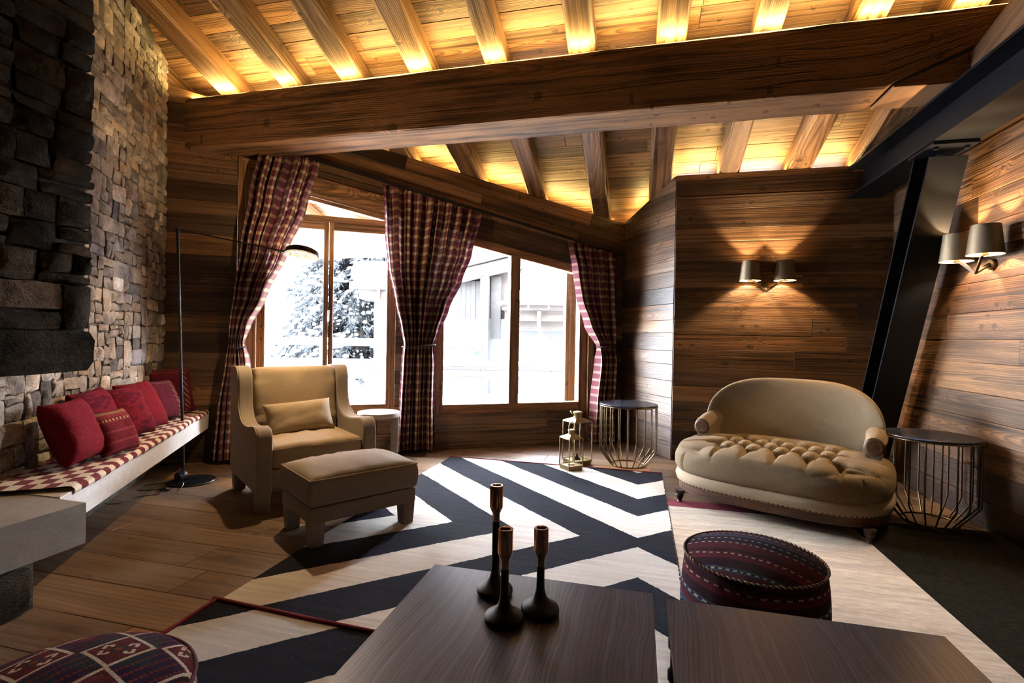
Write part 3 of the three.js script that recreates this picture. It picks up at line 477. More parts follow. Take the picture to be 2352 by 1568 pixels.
{
  const w = structure('wall_left', 'dry-stone wall of grey and tan stones beside the bench'), g = mulberry(303);
  mesh('wall_core', prism(FL, [[1.9, 0], [5.9, 0], [5.9, 4.9], [1.9, 4.9]], -0.3, 0.004), M.mortar, w);
  const cells = ashlar(2.85, 5.56, 0.44, 3.78, g, 0.011, 0.052, 1.35, (a, b, c, d) => !(b < 4.1 && c > 3.15) && !(b < 3.6 && c > 2.6));
  cells.sort((p, q) => (q[1] - q[0]) * (q[3] - q[2]) - (p[1] - p[0]) * (p[3] - p[2]));
  const few = [];
  cells.forEach((c, i) => { const t = g(), m = t < 0.22 ? 0 : t < 0.40 ? 1 : t < 0.56 ? 2 : t < 0.70 ? 3 : t < 0.80 ? 4 : t < 0.90 ? 5 : t < 0.94 ? 6 : 7; const G = stoneGeo(FL, c, g, 0.003, 0.018, 0.024, -0.01); if (i < 298) mesh('stone', G, M.stone[m], w); else few.push(G); });
  if (few.length) { const o = mesh('small_stones', join(few), M.stone[0], w); o.userData.kind = 'stuff'; }
}
// fireplace hood of big sooty stones, darkened further for the shade on its face
{
  const XH = -2.6, FH = frame(V3(XH, 0, 0), V3(0, 0, -1), UP), g = mulberry(909);
  const h = thing('fireplace_hood', 'fireplace hood of large dark stones above the stone hearth', 'fireplace', [0, 0, 0]);
  mesh('hood_core', box(0.70, 3.6, 3.0, XH - 0.36, 2.87, -0.39), M.mortar, h);
  mesh('stone', stoneGeo(FH, [1.36, 1.78, 1.335, 1.46], g, 0.004, 0.024, 0.012, -0.02), M.hood[4], h); // the one tan block among the darkened ones
  const cells = [[1.78, 1.905, 1.245, 1.46], [1.40, 1.78, 1.245, 1.335], [0.95, 1.40, 1.245, 1.335], [0.95, 1.36, 1.335, 1.46], ...ashlar(0.95, 1.905, 1.46, 2.1, g, 0.012, 0.06, 2.1), ...ashlar(0.95, 1.905, 2.1, 3.3, g, 0.014, 0.07, 1.8)];
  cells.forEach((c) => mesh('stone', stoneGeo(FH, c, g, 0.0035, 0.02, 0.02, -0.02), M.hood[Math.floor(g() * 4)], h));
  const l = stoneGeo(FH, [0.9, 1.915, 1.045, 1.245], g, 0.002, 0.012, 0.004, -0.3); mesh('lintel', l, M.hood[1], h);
}
// hearth and bench of pale granite
const gran = (r, g, b, o = {}) => mat(r, g, b, { map: rep(T.granite, 3, 3), bumpMap: rep(T.granite, 3, 3), bumpScale: 0.0015, roughness: 0.75, ...o });
M.granite = gran(0.82, 0.82, 0.81); M.hearth = gran(0.42, 0.385, 0.35);
{
  const t = thing('stone_bench', 'long pale granite bench slab along the stone wall', 'bench');
  const F = frame(A(0, 0.335, 0), A2, AN.clone().negate());
  mesh('slab', finish(prism(F, [[-1.64, 3.092], [-1.207, 2.818], [-1.207, 5.54], [-1.64, 5.54]], 0, 0.15, null, 0.004), 20), M.granite, t);
  const h = thing('hearth', 'thick brown stone hearth slab on a rough stone plinth', 'hearth');
  mesh('slab', finish(moved(soft(0.86, 0.185, 2.4, 0.006, 4, 4, 4), -2.79, 0.3925, -0.53), 30), M.hearth, h);
  const FP = frame(V3(-2.585, 0, 0), V3(0, 0, -1), UP), g = mulberry(44);
  mesh('plinth_core', box(0.6, 0.3, 2.3, -2.9, 0.15, -0.53), M.mortar, h);
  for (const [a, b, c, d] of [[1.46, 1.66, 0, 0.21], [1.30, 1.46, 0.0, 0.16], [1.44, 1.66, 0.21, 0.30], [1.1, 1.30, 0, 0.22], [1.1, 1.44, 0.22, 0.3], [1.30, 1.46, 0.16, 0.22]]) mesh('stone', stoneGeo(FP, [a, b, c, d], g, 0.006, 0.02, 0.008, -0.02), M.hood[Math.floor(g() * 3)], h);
}
// checked runner on the bench
{
  const pos = [], uv = [], idx = [], nu = 120, prof = [[-1.60, 0.487, 0], [-1.595, 0.503, 0.03], [-1.45, 0.505, 0.3], [-1.3, 0.504, 0.66], [-1.235, 0.508, 0.82], [-1.21, 0.505, 0.86], [-1.196, 0.492, 0.91], [-1.195, 0.478, 0.95], [-1.202, 0.468, 0.99], [-1.206, 0.486, 1], [-1.3, 0.4865, 1]];
  for (let i = 0; i <= nu; i++) { const u = i / nu, z = -2.93 - u * 2.55; prof.forEach(([s, y, v], k) => { const q = 0.006 * noise(u * 14, k * 0.2), w = k > 3 && k < 9 ? 0.012 * noise(u * 9 + 4, 2) : 0, end = i === 0 || i === nu ? 0.4 : 1; pos.push(...A(s + (k > 3 ? w : 0), Math.max(0.4865, y + q * (k > 0 && k < 7 ? 1 : 0)) * (k > 6 ? 0 : 1) + (k > 6 ? y : 0), z).toArray()); uv.push(u, v); }); }
  const n = prof.length; for (let i = 0; i < nu; i++) for (let k = 0; k < n - 1; k++) { const a = i * n + k; idx.push(a, a + n, a + 1, a + 1, a + n, a + n + 1); }
  const G = new THREE.BufferGeometry(); G.setAttribute('position', new THREE.Float32BufferAttribute(pos, 3)); G.setAttribute('uv', new THREE.Float32BufferAttribute(uv, 2)); G.setIndex(idx);
  const o = mesh('bench_mat', finish(G, 60, 'keep'), mat(1, 1, 1, { map: T.checks, roughness: 0.95, bumpMap: rep(T.fine, 20, 3), bumpScale: 0.001, side: THREE.DoubleSide }));
  tag(o, 'burgundy and cream checked runner lying on the granite bench', 'seat pad');
}
// ---------------------------------------------------------------- cushions
function pillowGeo(w, h, t, seed, n = 18) {
  const pos = [], uv = [], idx = [];
  for (const sgn of [1, -1]) { const b = pos.length / 3; for (let j = 0; j <= n; j++) for (let i = 0; i <= n; i++) { const a = i / n * 2 - 1, c = j / n * 2 - 1; const ea = Math.sin(a * Math.PI / 2), ec = Math.sin(c * Math.PI / 2); const pinch = 1 - 0.07 * (1 - ec * ec) * Math.abs(ea) ** 3, pinch2 = 1 - 0.07 * (1 - ea * ea) * Math.abs(ec) ** 3;
      const f = Math.pow(Math.max(0, (1 - ea ** 4) * (1 - ec ** 4)), 0.55); const wr = 0.010 * fbm(ea * 3 + seed, ec * 3 + sgn * 5, 3) * f;
      pos.push(ea * w / 2 * pinch, ec * h / 2 * pinch2 , sgn * (t / 2 * f + wr * 1.0)); uv.push(i / n, j / n); }
    for (let j = 0; j < n; j++) for (let i = 0; i < n; i++) { const k = b + j * (n + 1) + i; sgn > 0 ? idx.push(k, k + 1, k + n + 2, k, k + n + 2, k + n + 1) : idx.push(k, k + n + 2, k + 1, k, k + n + 1, k + n + 2); } }
  const G = new THREE.BufferGeometry(); G.setAttribute('position', new THREE.Float32BufferAttribute(pos, 3)); G.setAttribute('uv', new THREE.Float32BufferAttribute(uv, 2)); G.setIndex(idx); return finish(G, 75, 'keep');
}
const cloth = (t) => phys(1, 1, 1, { specularIntensity: 0.25, map: t, roughness: 0.95, bumpMap: rep(T.fine, 3, 3), bumpScale: 0.0015 });
const CL = { wool: cloth(T.redWool), patch: cloth(T.redPatch), stripe: cloth(T.redStripe), rib: cloth(T.redRib) };
for (const [s, z, w, h, t, yaw, tilt, roll, c, label] of [
  [-1.41, -3.42, 0.31, 0.36, 0.16, 112, 22, 0.03, 'wool', 'plain deep red wool cushion at the hearth end of the bench'],
  [-1.46, -3.84, 0.36, 0.38, 0.15, 116, 22, 0.05, 'patch', 'dark plum red cushion leaning behind the small striped one'],
  [-1.30, -3.63, 0.28, 0.27, 0.13, 104, 24, 0.02, 'stripe', 'small red cushion with orange stripes in front of the plum one'],
  [-1.41, -4.17, 0.34, 0.37, 0.15, 106, 26, 0.02, 'patch', 'crimson patchwork cushion right behind the small striped one'],
  [-1.42, -4.45, 0.34, 0.38, 0.15, 104, 26, 0.04, 'wool', 'bright red cushion between the patchwork and the ribbed one'],
  [-1.43, -4.92, 0.34, 0.35, 0.14, 100, 26, -0.03, 'rib', 'dark red ribbed cushion with thin pale stripes along its top'],
  [-1.47, -5.27, 0.38, 0.42, 0.14, 70, 18, 0.02, 'rib', 'dark red cushion with a zigzag band standing in the bench corner']]) {
  const o = mesh('cushion', pillowGeo(w, h, t, s * 31 + z * 7), CL[c]); o.rotation.order = 'YXZ'; o.rotation.set(-tilt * Math.PI / 180, yaw * Math.PI / 180, roll);
  o.position.copy(A(s, 0.5 + h / 2 * Math.cos(tilt * Math.PI / 180) + t * 0.12, z)); tag(o, label, 'cushion', 'red cushions on the bench');
}
// ---------------------------------------------------------------- armchair and ottoman
const UV4 = (g, a = 60) => finish(g, a, 'box', 4), UV5 = (g, a = 60) => finish(g, a, 'box', 5);
{
  const c = thing('armchair', 'sand-coloured linen wing armchair under the floor lamp', 'armchair', [-2.574, 0, -3.509], THREE.MathUtils.degToRad(54));
  const sh = new THREE.Shape(); sh.moveTo(0.40, 0.155); sh.lineTo(0.405, 0.49); sh.bezierCurveTo(0.405, 0.56, 0.36, 0.59, 0.30, 0.582); sh.bezierCurveTo(0.18, 0.56, 0.06, 0.545, -0.02, 0.572); sh.bezierCurveTo(-0.13, 0.61, -0.15, 0.70, -0.16, 0.80); sh.bezierCurveTo(-0.165, 0.90, -0.17, 0.945, -0.23, 0.965); sh.bezierCurveTo(-0.29, 0.975, -0.36, 0.97, -0.425, 0.955); sh.lineTo(-0.40, 0.155);
  const side = () => { const g = new THREE.ExtrudeGeometry(sh, { depth: 0.075, bevelEnabled: true, bevelThickness: 0.014, bevelSize: 0.014, bevelSegments: 4, curveSegments: 18 }); g.applyMatrix4(new THREE.Matrix4().makeBasis(V3(0, 0, 1), V3(0, 1, 0), V3(-1, 0, 0))); return g; };
  for (const k of [-1, 1]) { const g = side(); g.translate(k > 0 ? 0.416 : -0.341, 0, 0); mesh('side_wing', UV4(g, 40), M.linenGrey, c);
    const pts = sh.getPoints(14).slice(1, -1).map((p) => V3(k * 0.43, p.y + 0.012, p.x)); mesh('piping', tube(pts, 0.0045, 90, 6), M.linen, c); }
  mesh('back_panel', UV4(moved(soft(0.70, 0.87, 0.13, 0.03), 0, 0.515, -0.345, -0.05)), M.linenGrey, c);  // lower edge extended, unseen, to block the window reflection under the chair
  mesh('seat_rail', UV4(moved(soft(0.70, 0.145, 0.74, 0.02), 0, 0.225, 0.02)), M.linenGrey, c);
  mesh('seat_cushion', UV4(moved(soft(0.672, 0.17, 0.70, 0.045, 26, 8, 26, (v, W, H, D) => { if (v[1] > 0) { const e = (1 - (v[0] / W) ** 2) * (1 - (v[2] / D) ** 2); v[1] += 0.035 * e + 0.012 * noise(v[0] * 11 + 3, v[2] * 4) * e + 0.004 * noise(v[0] * 30, v[2] * 8) * sstep(0.3, 1, v[2] / D) - 0.014 * Math.exp(-(((v[0] - 0.05 - 0.1 * v[2]) / 0.03) ** 2)) * e; } }), 0, 0.378, 0.05)), M.linen, c);
  const pipe = (y, w, d, z) => tube([[-w, y, -d + z], [w, y, -d + z], [w, y, d + z], [-w, y, d + z]].flatMap(([x, yy, zz], i, a) => { const n = a[(i + 1) % 4]; return [0.02, 0.5, 0.98].map((t) => V3(mix(x, n[0], t), yy, mix(zz, n[2], t))); }), 0.005, 120, 6, true);
  mesh('piping', pipe(0.435, 0.328, 0.342, 0.05), M.linen, c);
  mesh('back_cushion', UV4(moved(soft(0.66, 0.54, 0.17, 0.05, 24, 24, 8, (v, W, H, D) => { if (v[2] > 0) { const e = (1 - (v[0] / W) ** 2) * (1 - (v[1] / H) ** 2); v[2] += 0.03 * e + 0.006 * noise(v[0] * 6, v[1] * 7); v[2] += 0.010 * noise(v[0] * 30, 3) * sstep(0.4, 1, v[1] / H); v[2] += 0.010 * noise(v[1] * 30, 8) * sstep(0.5, 1, Math.abs(v[0]) / W); } }), 0, 0.705, -0.215, -0.14)), M.linen, c);
  for (const [x, z] of [[-0.375, 0.345], [0.375, 0.345], [-0.375, -0.345], [0.375, -0.345]]) { const g = soft(0.098, 0.17, 0.11, 0.012, 4, 4, 4, (v) => { const k = 1 - 0.16 * (0.085 - v[1]) / 0.17; v[0] *= k; v[2] *= k; }); mesh('leg', UV4(moved(g, x, 0.0855, z)), M.linenGrey, c); }
  const p = thing('lumbar_pillow', 'long beige linen pillow lying in the armchair', 'pillow', [0, 0, 0]); const o = mesh('pillow_case', UV4(pillowGeo(0.52, 0.27, 0.17, 3, 20), 75), M.linen, p);
  const a = THREE.MathUtils.degToRad(54), lx = -0.02, lz = 0.0; p.position.set(-2.574 + lx * Math.cos(a) + lz * Math.sin(a), 0.585, -3.509 - lx * Math.sin(a) + lz * Math.cos(a)); p.rotation.order = 'YXZ'; p.rotation.set(-0.42, a, 0.05);
}
{
  const a = THREE.MathUtils.degToRad(56), f = [Math.sin(a), Math.cos(a)], r = [Math.cos(a), -Math.sin(a)];
  const c = thing('ottoman', 'beige linen ottoman standing in front of the armchair', 'ottoman', [-1.81 + r[0] * 0.345 - f[0] * 0.235, 0, -2.55 + r[1] * 0.345 - f[1] * 0.235], a), W = 0.35, D = 0.245;
  mesh('base_frame', UV4(moved(soft(2 * W, 0.10, 2 * D, 0.015, 6, 4, 6), 0, 0.195, 0)), M.linenGrey, c);
  for (const x of [-1, 1]) for (const z of [-1, 1]) { const g = soft(0.095, 0.16, 0.095, 0.012, 4, 4, 4, (v) => { const k = 1 - 0.2 * (0.08 - v[1]) / 0.16; v[0] *= k; v[2] *= k; }); mesh('leg', UV4(moved(g, x * (W - 0.05), 0.08, z * (D - 0.05))), M.linenGrey, c); }
  mesh('cushion', UV4(moved(soft(2 * W + 0.01, 0.165, 2 * D + 0.02, 0.03, 26, 8, 22, (v, X, Y, Z) => { if (v[1] > 0.0) { const e = (1 - (v[0] / X) ** 4) * (1 - (v[2] / Z) ** 4), t = (1 - (v[0] / X) ** 2) * (1 - (v[2] / Z) ** 2); v[1] += 0.055 * Math.sqrt(Math.max(0, t)) + 0.014 * noise(v[0] * 26, v[2] * 9) * e * (1 - t); } const b = 0.012 * (1 - (v[1] / Y) ** 2); v[0] += Math.sign(v[0]) * b * Math.abs(v[0] / X) ** 4; v[2] += Math.sign(v[2]) * b * Math.abs(v[2] / Z) ** 4; }), 0, 0.325, 0)), M.linenGrey, c);
  const w = W + 0.002, d = D + 0.008; mesh('piping', tube([[-w, -d], [w, -d], [w, d], [-w, d]].flatMap(([x, z], i, q) => { const n = q[(i + 1) % 4]; return [0.03, 0.5, 0.97].map((t) => V3(mix(x, n[0], t), 0.402, mix(z, n[1], t))); }), 0.005, 120, 6, true), M.linen, c);
}
// ---------------------------------------------------------------- tufted sofa
{
  const a = THREE.MathUtils.degToRad(-25), R = V3(Math.cos(a), 0, -Math.sin(a));
  const c = thing('tufted_sofa', 'small curved-back sofa with a button-tufted tweed seat', 'sofa', [0.85, 0, -3.80], a);
  const out = (x, z, W, D) => { // plan: rounded front corners, slightly rounded back; z from -D..0
    const t = z / D * 2 + 1; const f = t > 0 ? Math.pow(1 - Math.pow(t, 3.2), 1 / 3.2) : Math.pow(1 - Math.pow(-t, 4), 1 / 4); return x * Math.max(f, 0.02); };
  const plan = (W, D, n = 72) => { const p = []; for (let i = 0; i < n; i++) { const q = i / n * Math.PI * 2, co = Math.cos(q), si = Math.sin(q), e = si > 0 ? 3.2 : 3.6; const r = Math.pow(Math.pow(Math.abs(co), e) + Math.pow(Math.abs(si), e), -1 / e); p.push([W * co * r, -D / 2 + D / 2 * si * r]); } return p; };
  const ringLoft = (rings) => { // rings: arrays of [x,y,z] of equal length; closed sides plus end caps
    const n = rings[0].length, pos = rings.flat(2), idx = []; for (let k = 0; k < rings.length - 1; k++) for (let i = 0; i < n; i++) { const j = (i + 1) % n, p = k * n + i, q = k * n + j; idx.push(p, p + n, q, q, p + n, q + n); }
    const cap = (k, up) => { const b = pos.length / 3, m = [0, 0, 0]; rings[k].forEach((v) => v.forEach((x, t) => m[t] += x / n)); pos.push(...m); for (let i = 0; i < n; i++) { const j = (i + 1) % n; up ? idx.push(b, k * n + j, k * n + i) : idx.push(b, k * n + i, k * n + j); } }; cap(0, false); cap(rings.length - 1, true);
    const G = new THREE.BufferGeometry(); G.setAttribute('position', new THREE.Float32BufferAttribute(pos, 3)); G.setIndex(idx); return G; };
  const ring = (W, D, y, dz = 0) => plan(W, D).map(([x, z]) => [x, y, z + dz]);
  const wood = mat(0.20, 0.125, 0.075, { map: T.beam, roughness: 0.5 });
  mesh('base_rail', finish(ringLoft([ring(0.68, 1.0, 0.088, 0.02), ring(0.692, 1.03, 0.094, 0.035), ring(0.695, 1.03, 0.148, 0.035), ring(0.688, 1.02, 0.155, 0.03)]), 40), wood, c);
  mesh('upholstered_band', UV5(ringLoft([ring(0.692, 1.03, 0.15, 0.035), ring(0.708, 1.06, 0.165, 0.05), ring(0.718, 1.08, 0.205, 0.06), ring(0.705, 1.06, 0.245, 0.05), ring(0.67, 1.0, 0.258, 0.02)])), M.linen, c);
  { const nails = [], P = plan(0.703, 1.05, 150); for (const [x, z] of P) if (z > -0.75) nails.push(moved(new THREE.SphereGeometry(0.006, 6, 4), x, 0.163, z + 0.048)); const o = mesh('nail_heads', join(nails), mat(0.05, 0.035, 0.02, { metalness: 0.7, roughness: 0.4 }), c); }
  // seat: thick cushion, buttons in a diamond grid
  const btn = []; for (let j = 0; j < 5; j++) for (let i = 0; i < 6; i++) { const x = (i - 2.5) * 0.185 + (j % 2 ? 0.0925 : 0) - 0.04, z = -0.17 - j * 0.125; if (Math.abs(x) < 0.50) btn.push([x, z]); }
  const seg = []; for (let i = 0; i < btn.length; i++) for (let j = 0; j < i; j++) { const d = Math.hypot(btn[i][0] - btn[j][0], btn[i][1] - btn[j][1]); if (d < 0.17 && Math.abs(btn[i][1] - btn[j][1]) > 0.05) seg.push([...btn[i], ...btn[j]]); }
  for (const [x, z] of btn) { if (z > -0.18) seg.push([x, z, x * 1.08, 0.06]); if (x > 0.36) seg.push([x, z, 0.72, z + 0.03]); if (x < -0.36) seg.push([x, z, -0.72, z + 0.05]); }
  const tuft = (x, z) => { let d = 0; for (const [bx, bz] of btn) { const q = (x - bx) ** 2 + (z - bz) ** 2; if (q < 0.04) d = Math.max(d, 0.060 * Math.exp(-q / 0.0018)); } let e = 1; for (const [x0, z0, x1, z1] of seg) { const vx = x1 - x0, vz = z1 - z0, t = clamp(((x - x0) * vx + (z - z0) * vz) / (vx * vx + vz * vz)), q = Math.hypot(x - x0 - vx * t, z - z0 - vz * t); e = Math.min(e, q + (t > 0.4 && (Math.abs(x1) > 0.6 || z1 > 0) ? 0.03 * (t - 0.4) : 0)); } return d + 0.036 * Math.exp(-((e / 0.017) ** 2)); };
  const nx = 110, ny = 10, nz = 84, g = soft(2, 0.165, 2, 0.07, nx, ny, nz, (v, W, H, D) => {
    const u = v[0], w = v[2]; // square to rounded plan
    const e = w > 0 ? 3.2 : 3.6, m = Math.max(Math.abs(u), Math.abs(w)), l = Math.pow(Math.pow(Math.abs(u), e) + Math.pow(Math.abs(w), e), 1 / e) || 1, k = m / l;
    const x = u * k * 0.715, z = -0.45 + w * k * 0.53; const inner = clamp(1 - Math.max(Math.abs(u), Math.abs(w)));
    let y = v[1]; if (y > 0) { y += 0.075 * Math.sqrt(clamp(1 - Math.pow(l / 1.0, 3))) * 1; y -= tuft(x, z) * sstep(0.0, 0.06, y); y += 0.004 * noise(x * 9, z * 9); } const side = 1 + 0.0 * y; v[0] = x * side; v[1] = y; v[2] = z; });
  g.translate(0, 0.325, 0); mesh('seat_cushion', UV5(g, 70), M.tweed, c);
  for (const [x, z] of btn) { const y = 0.325 + 0.0825 + 0.070 - tuft(x, z) ; mesh('button', moved(new THREE.SphereGeometry(0.011, 10, 6), x, y - 0.01, z), M.tweed, c); }
  // back: shield shape bent in plan
  { const nxs = 48, nys = 26, pos = [], idx = [], w = 0.64, y0 = 0.22, y1 = 0.94;
    const prof = (u) => { const q = Math.abs(u); return y0 + 0.32 + (y1 - y0 - 0.32) * Math.pow(Math.max(0, 1 - Math.pow(q, 3.4)), 1 / 2.6); };
    for (const s of [1, -1]) { const b = pos.length / 3; for (let j = 0; j <= nys; j++) for (let i = 0; i <= nxs; i++) { const u = Math.sin((i / nxs * 2 - 1) * Math.PI / 2), t = j / nys, top = prof(u), f = Math.sin(t * Math.PI / 2), y = y0 + (top - y0) * (0.25 * t + 0.75 * f); const edge = Math.pow(Math.max(0, (1 - Math.pow(Math.abs(u), 8)) * (1 - Math.pow((y - y0) / (top - y0), 9))), 0.5); const th = 0.02 + 0.062 * edge; pos.push(u * w, y, -0.97 + 0.20 * Math.pow(Math.abs(u), 2.6) - 0.14 * (y - y0) * (1 - 0.5 * u * u) + s * th * (edge > 0 ? 1 : 0)); }
      for (let j = 0; j < nys; j++) for (let i = 0; i < nxs; i++) { const k = b + j * (nxs + 1) + i; s > 0 ? idx.push(k, k + 1, k + nxs + 2, k, k + nxs + 2, k + nxs + 1) : idx.push(k, k + nxs + 2, k + 1, k, k + nxs + 1, k + nxs + 2); } }
    const G = new THREE.BufferGeometry(); G.setAttribute('position', new THREE.Float32BufferAttribute(pos, 3)); G.setIndex(idx); mesh('backrest', UV5(G, 80), M.tweed, c); }
  // arms: rolled, ending in a small scroll
  for (const k of [-1, 1]) { const rings = [], path = [[0.53, -0.92, 0.64], [0.555, -0.80, 0.64], [0.565, -0.68, 0.63], [0.565, -0.56, 0.61], [0.56, -0.50, 0.60]];
    path.forEach(([x, z, top], q) => { const r = [], e = q === path.length - 1 ? 0.9 : 1; for (let i = 0; i < 28; i++) { const t = i / 28 * Math.PI * 2, cs = Math.cos(t), sn = Math.sin(t), up = sn > 0; const wd = up ? 0.068 : 0.05 , yy = up ? top - 0.068 + sn * 0.068 : top - 0.068 + sn * (top - 0.068 - 0.22), roll = up ? 0.028 : 0.028 * (1 + sn); r.push([k * (x + cs * wd * e + roll), yy, z]); } rings.push(k > 0 ? r : r.reverse()); });
    mesh('arm', UV5(ringLoft(rings.map((r) => r.slice().reverse())), 70), M.tweed, c);
    mesh('arm_scroll', finish(moved(lathe([[0, 0.012], [0.02, 0.013], [0.022, 0.006], [0.04, 0.01], [0.055, 0.008], [0.062, 0]], 24), k * 0.588, 0.532, -0.50, Math.PI / 2), 50, 'box', 5), wood, c); }
  for (const [x, z, s] of [[-0.60, -0.06, 1], [0.60, -0.06, 1], [-0.56, -0.90, 1], [0.56, -0.90, 1]]) mesh('leg', finish(moved(lathe([[0, 0], [0.014, 0], [0.018, 0.012], [0.014, 0.02], [0.02, 0.035], [0.031, 0.06], [0.024, 0.068], [0.033, 0.075], [0.036, 0.1], [0, 0.1]], 20), x, 0, z), 40), mat(0.055, 0.032, 0.02, { roughness: 0.4 }), c);
}
// ---------------------------------------------------------------- cage tables
{
  const c = thing('cage_table', 'round slate side table on a bronze rod cage near the right window', 'side table', [-0.083, 0, -5.19], 0, 'rod cage side tables');
  mesh('top', lathe([[0, 0.612], [0.278, 0.612], [0.283, 0.609], [0.283, 0.597], [0, 0.597]], 56), phys(0.055, 0.058, 0.07, { map: T.marble, roughness: 0.22, color: lin(0.6, 0.64, 0.75) }), c);
  mesh('rim', moved(new THREE.TorusGeometry(0.278, 0.0065, 8, 64), 0, 0.592, 0, Math.PI / 2), M.bronze, c);
  mesh('foot_ring', moved(new THREE.TorusGeometry(0.165, 0.006, 8, 56), 0, 0.006, 0, Math.PI / 2), M.bronze, c);
  const rg = tube([[0.275, 0.592, 0], [0.275, 0.4, 0], [0.275, 0.17, 0], [0.272, 0.145, 0], [0.22, 0.075, 0], [0.166, 0.008, 0]], 0.0055, 24, 7);
  for (let i = 0; i < 20; i++) { const r = mesh('rod', rg, M.bronze, c); r.rotation.y = i / 20 * Math.PI * 2; }
  copy(c, 'cage_table', [2.022, 0, -4.21], 0.1, 'round slate side table on a bronze rod cage between sofa and right wall', 'rod cage side tables');
}
// small round table by the armchair
{
  const c = thing('side_table', 'small round pale table on a single flat leg behind the armchair', 'side table', [-2.44, 0, -4.49], 0.25);
  const m = mat(0.36, 0.31, 0.26, { map: T.granite, roughness: 0.45 });
  mesh('top', lathe([[0, 0.494], [0.188, 0.494], [0.19, 0.5], [0.2, 0.5], [0.202, 0.497], [0.202, 0.458], [0.2, 0.455], [0, 0.455]], 48), m, c);
  mesh('inset', lathe([[0, 0.496], [0.187, 0.496], [0.187, 0.49], [0, 0.49]], 48), mat(0.75, 0.73, 0.7, { roughness: 0.35 }), c);
  mesh('leg', finish(moved(soft(0.075, 0.46, 0.022, 0.004, 2, 2, 2), 0.155, 0.23, 0.0), 30), m, c); mesh('foot', finish(moved(soft(0.32, 0.014, 0.16, 0.004, 2, 2, 2), 0.03, 0.008, 0), 30), m, c);
}
// ---------------------------------------------------------------- lanterns
function lantern(name, label, p, turn, w, h, candle) {
  const c = thing(name, label, 'lantern', p, turn, 'brass lanterns on the floor'), b = 0.028, t = 0.008, H = h, k = w / 2;
  mesh('base', finish(join([box(w * 0.92, b, w * 0.92, 0, b / 2, 0), box(w, 0.008, w, 0, b + 0.004, 0)]), 30), M.brass, c);
  for (const [x, z] of [[-1, -1], [1, -1], [1, 1], [-1, 1]]) mesh('corner_post', box(t, H - b, t, x * (k - t / 2), b + (H - b) / 2, z * (k - t / 2)), M.brass, c);
  for (const y of [b + 0.012, H - 0.006]) mesh('frame', join([box(w, t, t, 0, y, k - t / 2), box(w, t, t, 0, y, -k + t / 2), box(t, t, w, k - t / 2, y, 0), box(t, t, w, -k + t / 2, y, 0)]), M.brass, c);
  for (let i = 0; i < 4; i++) { const g = mesh('pane', box(w - 2 * t, H - b - 0.02, 0.0016), M.glass, c); g.position.set(Math.sin(i * Math.PI / 2) * (k - t / 2), b + (H - b) / 2, Math.cos(i * Math.PI / 2) * (k - t / 2)); g.rotation.y = i * Math.PI / 2; }
  const roof = new THREE.CylinderGeometry(w * 0.20, w * 0.706, 0.02 + w * 0.07, 4, 1); roof.rotateY(Math.PI / 4); mesh('roof', finish(moved(roof, 0, H + 0.01 + w * 0.035, 0), 20), M.brass, c);
  const y = H + 0.02 + w * 0.07; mesh('chimney_cap', finish(moved(lathe([[0, 0], [w * 0.19, 0], [w * 0.19, w * 0.22], [w * 0.22, w * 0.22], [w * 0.22, w * 0.27], [w * 0.15, w * 0.30], [0, w * 0.30]], 24), 0, y - 0.006, 0), 40), M.brass, c);
  const hr = w * 0.26; const hg = new THREE.TorusGeometry(hr, 0.0045, 8, 32); const o = mesh('handle', hg, M.brass, c); o.position.set(0, y + w * 0.26 + (candle ? -0.03 : hr * 0.55), candle ? w * -0.2 : 0); o.rotation.set(candle ? -1.15 : 0, 0.3, 0);
  if (candle) mesh('candle_dish', finish(moved(lathe([[0, 0.06], [0.008, 0.06], [0.01, 0.03], [0.035, 0.008], [0.036, 0], [0, 0]], 20), 0, b + 0.008, 0), 50), M.iron, c);
  else mesh('candle_dish', finish(moved(lathe([[0, 0.012], [0.03, 0.012], [0.032, 0.002], [0, 0]], 20), 0, b + 0.008, 0), 50), M.brass, c);
}
lantern('lantern', 'small brass lantern with an upright ring handle in front', [-0.60, 0.008, -4.83], 0.75, 0.165, 0.30, false);
lantern('lantern', 'taller brass lantern with a glass body behind the small one', [-0.575, 0.0, -5.10], 0.72, 0.215, 0.425, true);

